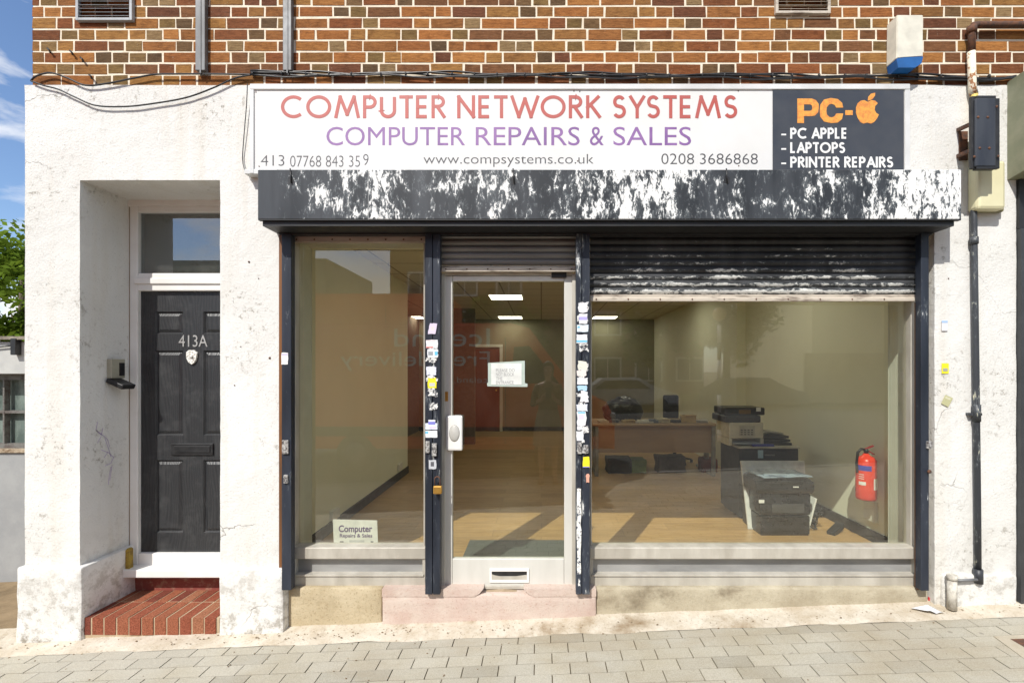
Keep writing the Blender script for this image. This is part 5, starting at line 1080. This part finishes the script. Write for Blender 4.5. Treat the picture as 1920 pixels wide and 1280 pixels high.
def decal(a0, a1, z0, z1, mat, nm):
    bm = B(); prev = None
    for k in range(9):
        a = R(a0+(a1-a0)*k/8); x, y = xc+0.0802*math.cos(a), 0.93+0.0802*math.sin(a); q = (bm.verts.new((x,y,z0)), bm.verts.new((x,y,z1)))
        if prev: bm.faces.new((prev[0], q[0], q[1], prev[1]))
        prev = q
    obj(nm, bm, mat, fe)
zz = lambda f: zb_+(zt_-zb_)*f
decal(-178, -95, zz(0.70), zz(0.82), simple('blue_band', (0.04,0.06,0.45), 0.4), 'blue_band'); decal(-82, -20, zz(0.26), zz(0.52), M_WHT, 'white_label'); decal(-165, -125, zz(0.36), zz(0.44), M_WHT, 'white_label')
for k in range(3): decal(-165, -135, zz(0.50+0.05*k), zz(0.515+0.05*k), M_WHT, 'text_line')
# right: grey cabinet with printer and scanner
yc = fl(973); M_CAB = simple('dark_grey_cabinet', (0.030,0.033,0.040), 0.5, 0, (0.04,0.044,0.05), 5)
X0, X1 = PX(1386,yc), PX(1497,yc); ZT = PZ(837,yc)
cabn = thing('filing_cabinet', ((X0+X1)/2, yc, FZ), 'dark grey cabinet with a pale top near the right wall of the shop', 'cabinet')
bm = B(); box(bm, X0, X1, yc, yc+0.5, FZ+0.03, ZT-0.02, 0.004); obj('carcass', bm, M_CAB, cabn)
bm = B(); box(bm, X0-0.01, X1+0.01, yc-0.012, yc+0.51, ZT-0.019, ZT, 0.004); obj('top', bm, simple('pale_laminate', (0.50,0.47,0.40), 0.5), cabn)
bm = B(); box(bm, X0+0.03, X1-0.03, yc+0.02, yc+0.48, FZ, FZ+0.03); obj('base', bm, M_DARK, cabn)
for k in range(3): z_ = FZ+0.06+k*0.215; bm = B(); box(bm, X0+0.015, X1-0.015, yc-0.012, yc-0.001, z_, z_+0.20, 0.003); dr = obj('drawer', bm, M_CAB, cabn); bm = B(); box(bm, (X0+X1)/2-0.05, (X0+X1)/2+0.05, yc-0.025, yc-0.013, z_+0.15, z_+0.165, 0.003); obj('handle', bm, M_GREY, dr)
bm = B(); box(bm, PX(1421,yc-0.014), PX(1431,yc-0.014), yc-0.0145, yc-0.0125, PZ(858,yc), PZ(843,yc)); obj('label_card', bm, simple('pale_blue_card', (0.45,0.62,0.72), 0.6), cabn)
pr = thing('desktop_printer', (PX(1405,yc), yc+0.2, ZT), 'beige laser printer standing on the dark grey cabinet', 'printer')
a0, a1 = PX(1367,yc+0.05), PX(1432,yc+0.05); zt2 = PZ(792,yc+0.05)
bm = B(); box(bm, a0, a1, yc+0.05, yc+0.42, ZT+0.075, zt2, 0.012); box(bm, a0, a0+0.03, yc+0.052, yc+0.41, ZT+0.001, ZT+0.074); box(bm, a1-0.03, a1, yc+0.052, yc+0.41, ZT+0.001, ZT+0.074); box(bm, a0+0.03, a1-0.03, yc+0.2, yc+0.41, ZT+0.001, ZT+0.074); obj('casing', bm, simple('beige_printer_plastic', (0.62,0.58,0.46), 0.5), pr)
bm = B(); box(bm, a0+0.04, a1-0.04, yc+0.03, yc+0.19, ZT+0.02, ZT+0.03, 0.003); obj('paper_tray', bm, simple('pale_blue_tray', (0.45,0.50,0.56), 0.5), pr)
bm = B(); box(bm, a0+0.10, a0+0.26, yc+0.045, yc+0.0495, ZT+0.10, zt2-0.03); obj('control_panel', bm, simple('panel_beige', (0.50,0.47,0.38), 0.5), pr)
bm = B()
for i in range(4):
    for j in range(3): box(bm, a0+0.115+i*0.035, a0+0.135+i*0.035, yc+0.041, yc+0.0445, ZT+0.112+j*0.022, ZT+0.122+j*0.022)
obj('buttons', bm, M_TXT, pr)
sc_ = thing('flatbed_scanner', (PX(1400,yc), yc+0.2, zt2), 'black scanner unit stacked on top of the beige printer', 'scanner')
bm = B(); b0, b1 = PX(1358,yc+0.06), PX(1438,yc+0.06); box(bm, b0, b1-0.06, yc+0.06, yc+0.42, zt2+0.001, zt2+0.07, 0.012); box(bm, b0+0.02, b1, yc+0.10, yc+0.42, zt2+0.071, PZ(764,yc+0.1), 0.012); obj('casing', bm, M_DARK, sc_)
bm = B(); box(bm, PX(1393,yc), PX(1415,yc), yc+0.088, yc+0.098, zt2+0.085, zt2+0.125); obj('amber_panel', bm, simple('amber_strip', (0.20,0.11,0.02), 0.4), sc_)
bm = B(); box(bm, PX(1426,yc), PX(1434,yc), yc+0.088, yc+0.098, zt2+0.11, zt2+0.15); obj('label_card', bm, M_WHT, sc_)
tr_ = thing('document_tray', (PX(1465,yc), yc+0.2, ZT), 'stack of black document trays with papers beside the beige printer', 'tray')
bm = B()
for k in range(3): box(bm, PX(1434,yc)+0.012*k, PX(1493,yc)-0.01*k, yc+0.08+0.01*k, yc+0.36, ZT+0.001+k*0.035, ZT+0.024+k*0.035, 0.004)
obj('trays', bm, M_DARK, tr_)
bm = B(); obox(bm, Matrix.Translation((PX(1460,yc), yc+0.25, ZT+0.125)) @ Matrix.Rotation(R(8),4,'Y') @ Matrix.Rotation(R(14),4,'Z'), 0.24, 0.2, 0.015, 0.003); obj('papers', bm, simple('greyish_paper', (0.42,0.41,0.36), 0.7), tr_)
bm = B(); box(bm, PX(1412,yc), PX(1452,yc), yc+0.0, yc+0.04, ZT+0.001, ZT+0.022, 0.003); obj('document_folder', bm, simple('blue_folder', (0.03,0.04,0.30), 0.5), None, 'blue folder lying at the front edge of the cabinet top', 'folder')
# leaning white board
yw = fl(992); bm = B(); A = P(1402,990,yw); Bp = P(1517,990,yw); top_y = yw+0.10
pts = [Vector((PX(1403,yw),yw,FZ+0.002)), Vector((PX(1520,yw),yw,FZ+0.002)), Vector((PX(1508,top_y),top_y,PZ(864,top_y))), Vector((PX(1389,top_y),top_y,PZ(864,top_y)))]
q = [bm.verts.new(p) for p in pts]+[bm.verts.new(p+Vector((0,0.018,0))) for p in pts]
for ix in ((0,1,2,3),(7,6,5,4),(0,4,5,1),(1,5,6,2),(2,6,7,3),(3,7,4,0)): bm.faces.new([q[i] for i in ix])
wbt = obj('leaning_board', bm, simple('white_melamine', (0.74,0.75,0.74), 0.4), None, 'white board leaning upright behind the black printer on the floor', 'board')
# black multifunction printer on the floor, stacked
yp = fl(1004); x0, x1 = PX(1437,yp), PX(1519,yp); xl = PX(1420,yp)
pf = thing('office_printer', (PX(1470,yp), yp+0.2, FZ), 'black office printer standing on the floor in the right window', 'printer')
M_PRN = simple('scuffed_black_printer', (0.010,0.010,0.011), 0.3, 0, (0.022,0.022,0.023), 14)
xa, xb = PX(1424,yp), PX(1519,yp); zz_ = lambda y: PZ(y, yp)
bm = B(); box(bm, xa+0.01, xb, yp, yp+0.40, FZ+0.012, zz_(967), 0.01); box(bm, xa+0.02, xb-0.01, yp+0.01, yp+0.39, FZ, FZ+0.012); obj('lower_drawer', bm, M_PRN, pf)
bm = B(); box(bm, xa, xb+0.005, yp-0.006, yp+0.40, zz_(965), zz_(925), 0.014); obj('body', bm, M_PRN, pf)
bm = B(); prism_x(bm, [(yp-0.02, zz_(924)), (yp-0.045, zz_(917)), (yp-0.04, zz_(902)), (yp+0.02, zz_(898)), (yp+0.38, zz_(898)), (yp+0.39, zz_(924))], PX(1417,yp-0.02), PX(1525,yp-0.02)); bmesh.ops.bevel(bm, geom=bm.edges[:], offset=0.008, segments=2, affect='EDGES'); obj('scanner_lid', bm, M_PRN, pf)
bm = B(); box(bm, xa+0.11, xb-0.06, yp-0.012, yp-0.0065, zz_(960), zz_(944)); obj('paper_slot', bm, simple('grey_slot', (0.07,0.07,0.07), 0.5), pf)
bm = B(); box(bm, PX(1422,yp), PX(1432,yp), yp-0.012, yp-0.007, zz_(942), zz_(936)); box(bm, PX(1482,yp), PX(1492,yp), yp-0.052, yp-0.046, zz_(911), zz_(909)); obj('label_card', bm, M_WHT, pf)
bm = B(); Mx = Matrix.Translation((PX(1472,yp), yp+0.15, zz_(894)+0.004)); obox(bm, Mx @ Matrix.Rotation(R(5),4,'Z'), 0.46, 0.36, 0.008, 0.002); obox(bm, Mx @ Matrix.Translation((0.02,-0.02,0.009)) @ Matrix.Rotation(R(-9),4,'Z'), 0.36, 0.30, 0.006, 0.002); obj('paper_stack', bm, m_blotch('blue_grey_papers', (0.30,0.38,0.46), (0.10,0.13,0.18), 9, 0.45, 0.6), None, 'blue and grey papers lying on top of the black office printer', 'papers')
# cables and adaptor on floor
bm = B(); random.seed(2)
cx0, cy0 = PX(1542,yp+0.2), yp+0.18
for k in range(6): tube(bm, cat_curve([(cx0-0.12+random.uniform(-0.05,0.1), cy0+random.uniform(-0.1,0.15), FZ+random.uniform(0.01,0.22)) for _ in range(5)], 8), 0.007, 6)
obj('cable_tangle', bm, M_DARK, None, 'tangle of black leads on the floor right of the office printer', 'cable')
bm = B(); obox(bm, Matrix.Translation((cx0+0.05, cy0-0.1, FZ+0.03)) @ Matrix.Rotation(R(35),4,'Z') @ Matrix.Rotation(R(-15),4,'Y'), 0.2, 0.07, 0.05, 0.006); obox(bm, Matrix.Translation((cx0+0.06, cy0-0.135, FZ+0.05)) @ Matrix.Rotation(R(35),4,'Z') @ Matrix.Rotation(R(-15),4,'Y'), 0.1, 0.008, 0.012, 0.002); obj('power_adaptor', bm, M_DARK, None, 'black power adaptor on the floor beside the tangle of leads', 'adaptor')
bm = B(); obox(bm, Matrix.Translation((cx0-0.12, cy0+0.02, FZ+0.15)) @ Matrix.Rotation(R(14),4,'Y'), 0.015, 0.1, 0.3, 0.003); obj('cardboard_strip', bm, M_WHT, None, 'narrow white strip leaning between the office printer and the leads', 'board')
# desk
yd = 3.55; dx0, dx1 = PX(1112,yd), PX(1347,yd); DZ = FZ+0.74
dk = thing('office_desk', ((dx0+dx1)/2, yd+0.4, FZ), 'long beige desk with a modesty panel at the back of the shop', 'desk')
bm = B(); box(bm, dx0, dx1, yd, yd+0.8, DZ-0.028, DZ, 0.003); obj('desktop', bm, simple('beech_laminate', (0.42,0.30,0.18), 0.5, 0, (0.36,0.25,0.15), 8, (0.2,1,1)), dk)
bm = B(); box(bm, dx0+0.06, dx1-0.06, yd+0.05, yd+0.068, FZ+0.33, DZ-0.03); obj('modesty_panel', bm, simple('beech_panel', (0.36,0.25,0.16), 0.55, 0, (0.30,0.20,0.13), 8, (0.2,1,1)), dk)
for xx in (dx0+0.03, dx1-0.08):
    bm = B(); box(bm, xx, xx+0.05, yd+0.3, yd+0.38, FZ+0.04, DZ-0.03, 0.004); box(bm, xx, xx+0.05, yd+0.02, yd+0.75, FZ, FZ+0.04, 0.008); box(bm, xx, xx+0.05, yd+0.02, yd+0.07, FZ+0.04, DZ-0.03, 0.004); obj('leg', bm, M_ALUD, dk)
random.seed(31)
CL = [((0.60,0.56,0.44),'paper'),((0.10,0.10,0.11),'box'),((0.50,0.36,0.16),'box'),((0.62,0.62,0.60),'box'),((0.16,0.20,0.28),'folder')]
names = ['pile of cream papers at the left end of the desk', 'flat dark case on the desk next to the cream papers', 'small tan box near the middle of the desk', 'low white carton in the middle of the desk', 'dark blue folder lying right of the white carton', 'cream papers spread right of the desk centre', 'black gadget near the right end of the desk', 'square beige box near the right end of the desk', 'long white tray at the right end of the desk']
for i in range(9):
    c, kd = CL[i % 5]; wx = dx0+0.1+i*(dx1-dx0-0.3)/8.5; w, h = random.uniform(0.12,0.24), random.uniform(0.02,0.07); h = 0.10 if i == 7 else h
    bm = B(); obox(bm, Matrix.Translation((wx+w/2, yd+0.16+random.uniform(0,0.12), DZ+h/2+0.001)) @ Matrix.Rotation(R(random.uniform(-20,20)),4,'Z'), w, 0.18, h, 0.004); obox(bm, Matrix.Translation((wx+w/2+0.01, yd+0.18, DZ+h+0.008)) @ Matrix.Rotation(R(random.uniform(-20,20)),4,'Z'), w*0.7, 0.13, 0.012, 0.002)
    obj('desk_'+{'paper':'papers','box':'carton','folder':'folder'}[kd], bm, simple('clutter_%d' % (i % 5), c, 0.6), None, names[i], {'paper':'papers','box':'box','folder':'folder'}[kd])
# office chairs behind desk
def chair(x, y, w, lab):
    t = thing('office_chair', (x, y, FZ), lab, 'chair', 'office chairs behind the desk'); m = simple('navy_black_fabric', (0.022,0.026,0.04), 0.8)
    bm = B(); box(bm, x-w/2, x+w/2, y+0.2, y+0.27, FZ+0.62, FZ+1.08, 0.03); obj('backrest', bm, m, t); bm = B(); box(bm, x-w/2-0.02, x+w/2+0.02, y-0.22, y+0.22, FZ+0.42, FZ+0.50, 0.03); obj('seat', bm, m, t)
    bm = B(); tube(bm, [(x,y,FZ+0.1),(x,y,FZ+0.42)], 0.03, 10); box(bm, x-0.03, x+0.03, y+0.2, y+0.29, FZ+0.45, FZ+0.66); obj('column', bm, M_DARK, t); bm = B()
    for k in range(5): a = 2*math.pi*k/5; tube(bm, [(x,y,FZ+0.1),(x+0.27*math.cos(a),y+0.27*math.sin(a),FZ+0.05)], 0.018, 6); lathe(bm, [(0.025,-0.02),(0.025,0.02)], (x+0.27*math.cos(a),y+0.27*math.sin(a),FZ+0.026), 10, 'X')
    obj('star_base', bm, M_DARK, t)
chair(PX(1265,4.6), 4.6, 0.26, 'narrow dark blue office chair back standing behind the right half of the desk'); 
bm = B(); bmesh.ops.create_icosphere(bm, subdivisions=4, radius=1)
for v in bm.verts: v.co = Vector((PX(1170,4.0)+v.co.x*0.30*(1+0.15*mnoise.noise(v.co*3)), 4.1+v.co.y*0.16, DZ+0.13+max(-0.13, v.co.z*0.22*(1+0.25*mnoise.noise(v.co*4)))))
for f in bm.faces: f.smooth = True
obj('refuse_bag', bm, m_blotch('shiny_black_polythene', (0.02,0.022,0.026), (0.08,0.085,0.09), 12, 0.5, 0.7, 0.3), None, 'bulging black bag lying on the left half of the desk', 'bag')
for i, (px_, w, h, c, lab) in enumerate(((1160, 0.34, 0.22, (0.05,0.05,0.055), 'black crate under the left half of the desk'), (1196, 0.22, 0.20, (0.20,0.30,0.10), 'green and white bag under the left half of the desk'), (1258, 0.40, 0.24, (0.12,0.11,0.11), 'dark grey box under the middle of the desk'), (1330, 0.22, 0.20, (0.22,0.05,0.05), 'dark red bag under the right end of the desk'))):
    x = PX(px_, yd+0.3); bm = B(); rough_block(bm, x-w/2, x+w/2, yd+0.2+0.02*i, yd+0.5, FZ+0.001, FZ+h, 0.02, seed=i); obj('storage_crate' if i in (0,2) else 'carrier_bag', bm, simple('under_desk_%d' % i, c, 0.6), None, lab, 'box' if i in (0,2) else 'bag')
# sockets and switch boxes on the walls
def wallbox(nm, x, y, z, sx, sy, sz, lab, cat, px_side=1):
    t = thing(nm, (x, y, z), lab, cat, None); bm = B(); box(bm, min(x, x+sx*px_side), max(x, x+sx*px_side), y, y+sy, z, z+sz, 0.004); obj('casing', bm, M_UPVC, t)
    xx = x+sx*px_side; bm = B(); box(bm, min(xx, xx+0.004*px_side), max(xx, xx+0.004*px_side), y+sy*0.3, y+sy*0.7, z+sz*0.35, z+sz*0.65, 0.001); obj('switch', bm, M_WHT, t)
yy_ = -1.95*F/(625-VX)-D
wallbox('wall_socket', XIL, yy_-0.08, PZ(972,yy_), 0.035, 0.15, 0.09, 'white socket low on the left interior wall above the skirting', 'socket')
yy2 = -1.95*F/(748-VX)-D
wallbox('wall_socket', XIL, yy2-0.08, PZ(880,yy2), 0.035, 0.15, 0.09, 'small white socket far down the left interior wall', 'socket')
wallbox('wall_switch', X1752-0.006, 0.20, PZ(719,0.2), 0.03, 0.06, 0.085, 'white switch box on the right window reveal inside the shop', 'switch', -1)
bm = B(); tube(bm, [(X1752-0.015,0.215,PZ(690,0.2)),(X1752-0.015,0.215,ZH-0.05)], 0.011, 8); obj('trunking', bm, M_UPVC, None, 'thin white trunking running up from the switch box at the right window edge', 'trunking')
bm = B(); yy3 = 0.55; box(bm, XIR-0.03, XIR, 0.95, 1.10, PZ(985,0.9), PZ(945,0.9), 0.006); obj('wall_box', bm, M_INTW, None, 'pale box on the right interior wall just under the fire extinguisher', 'box')
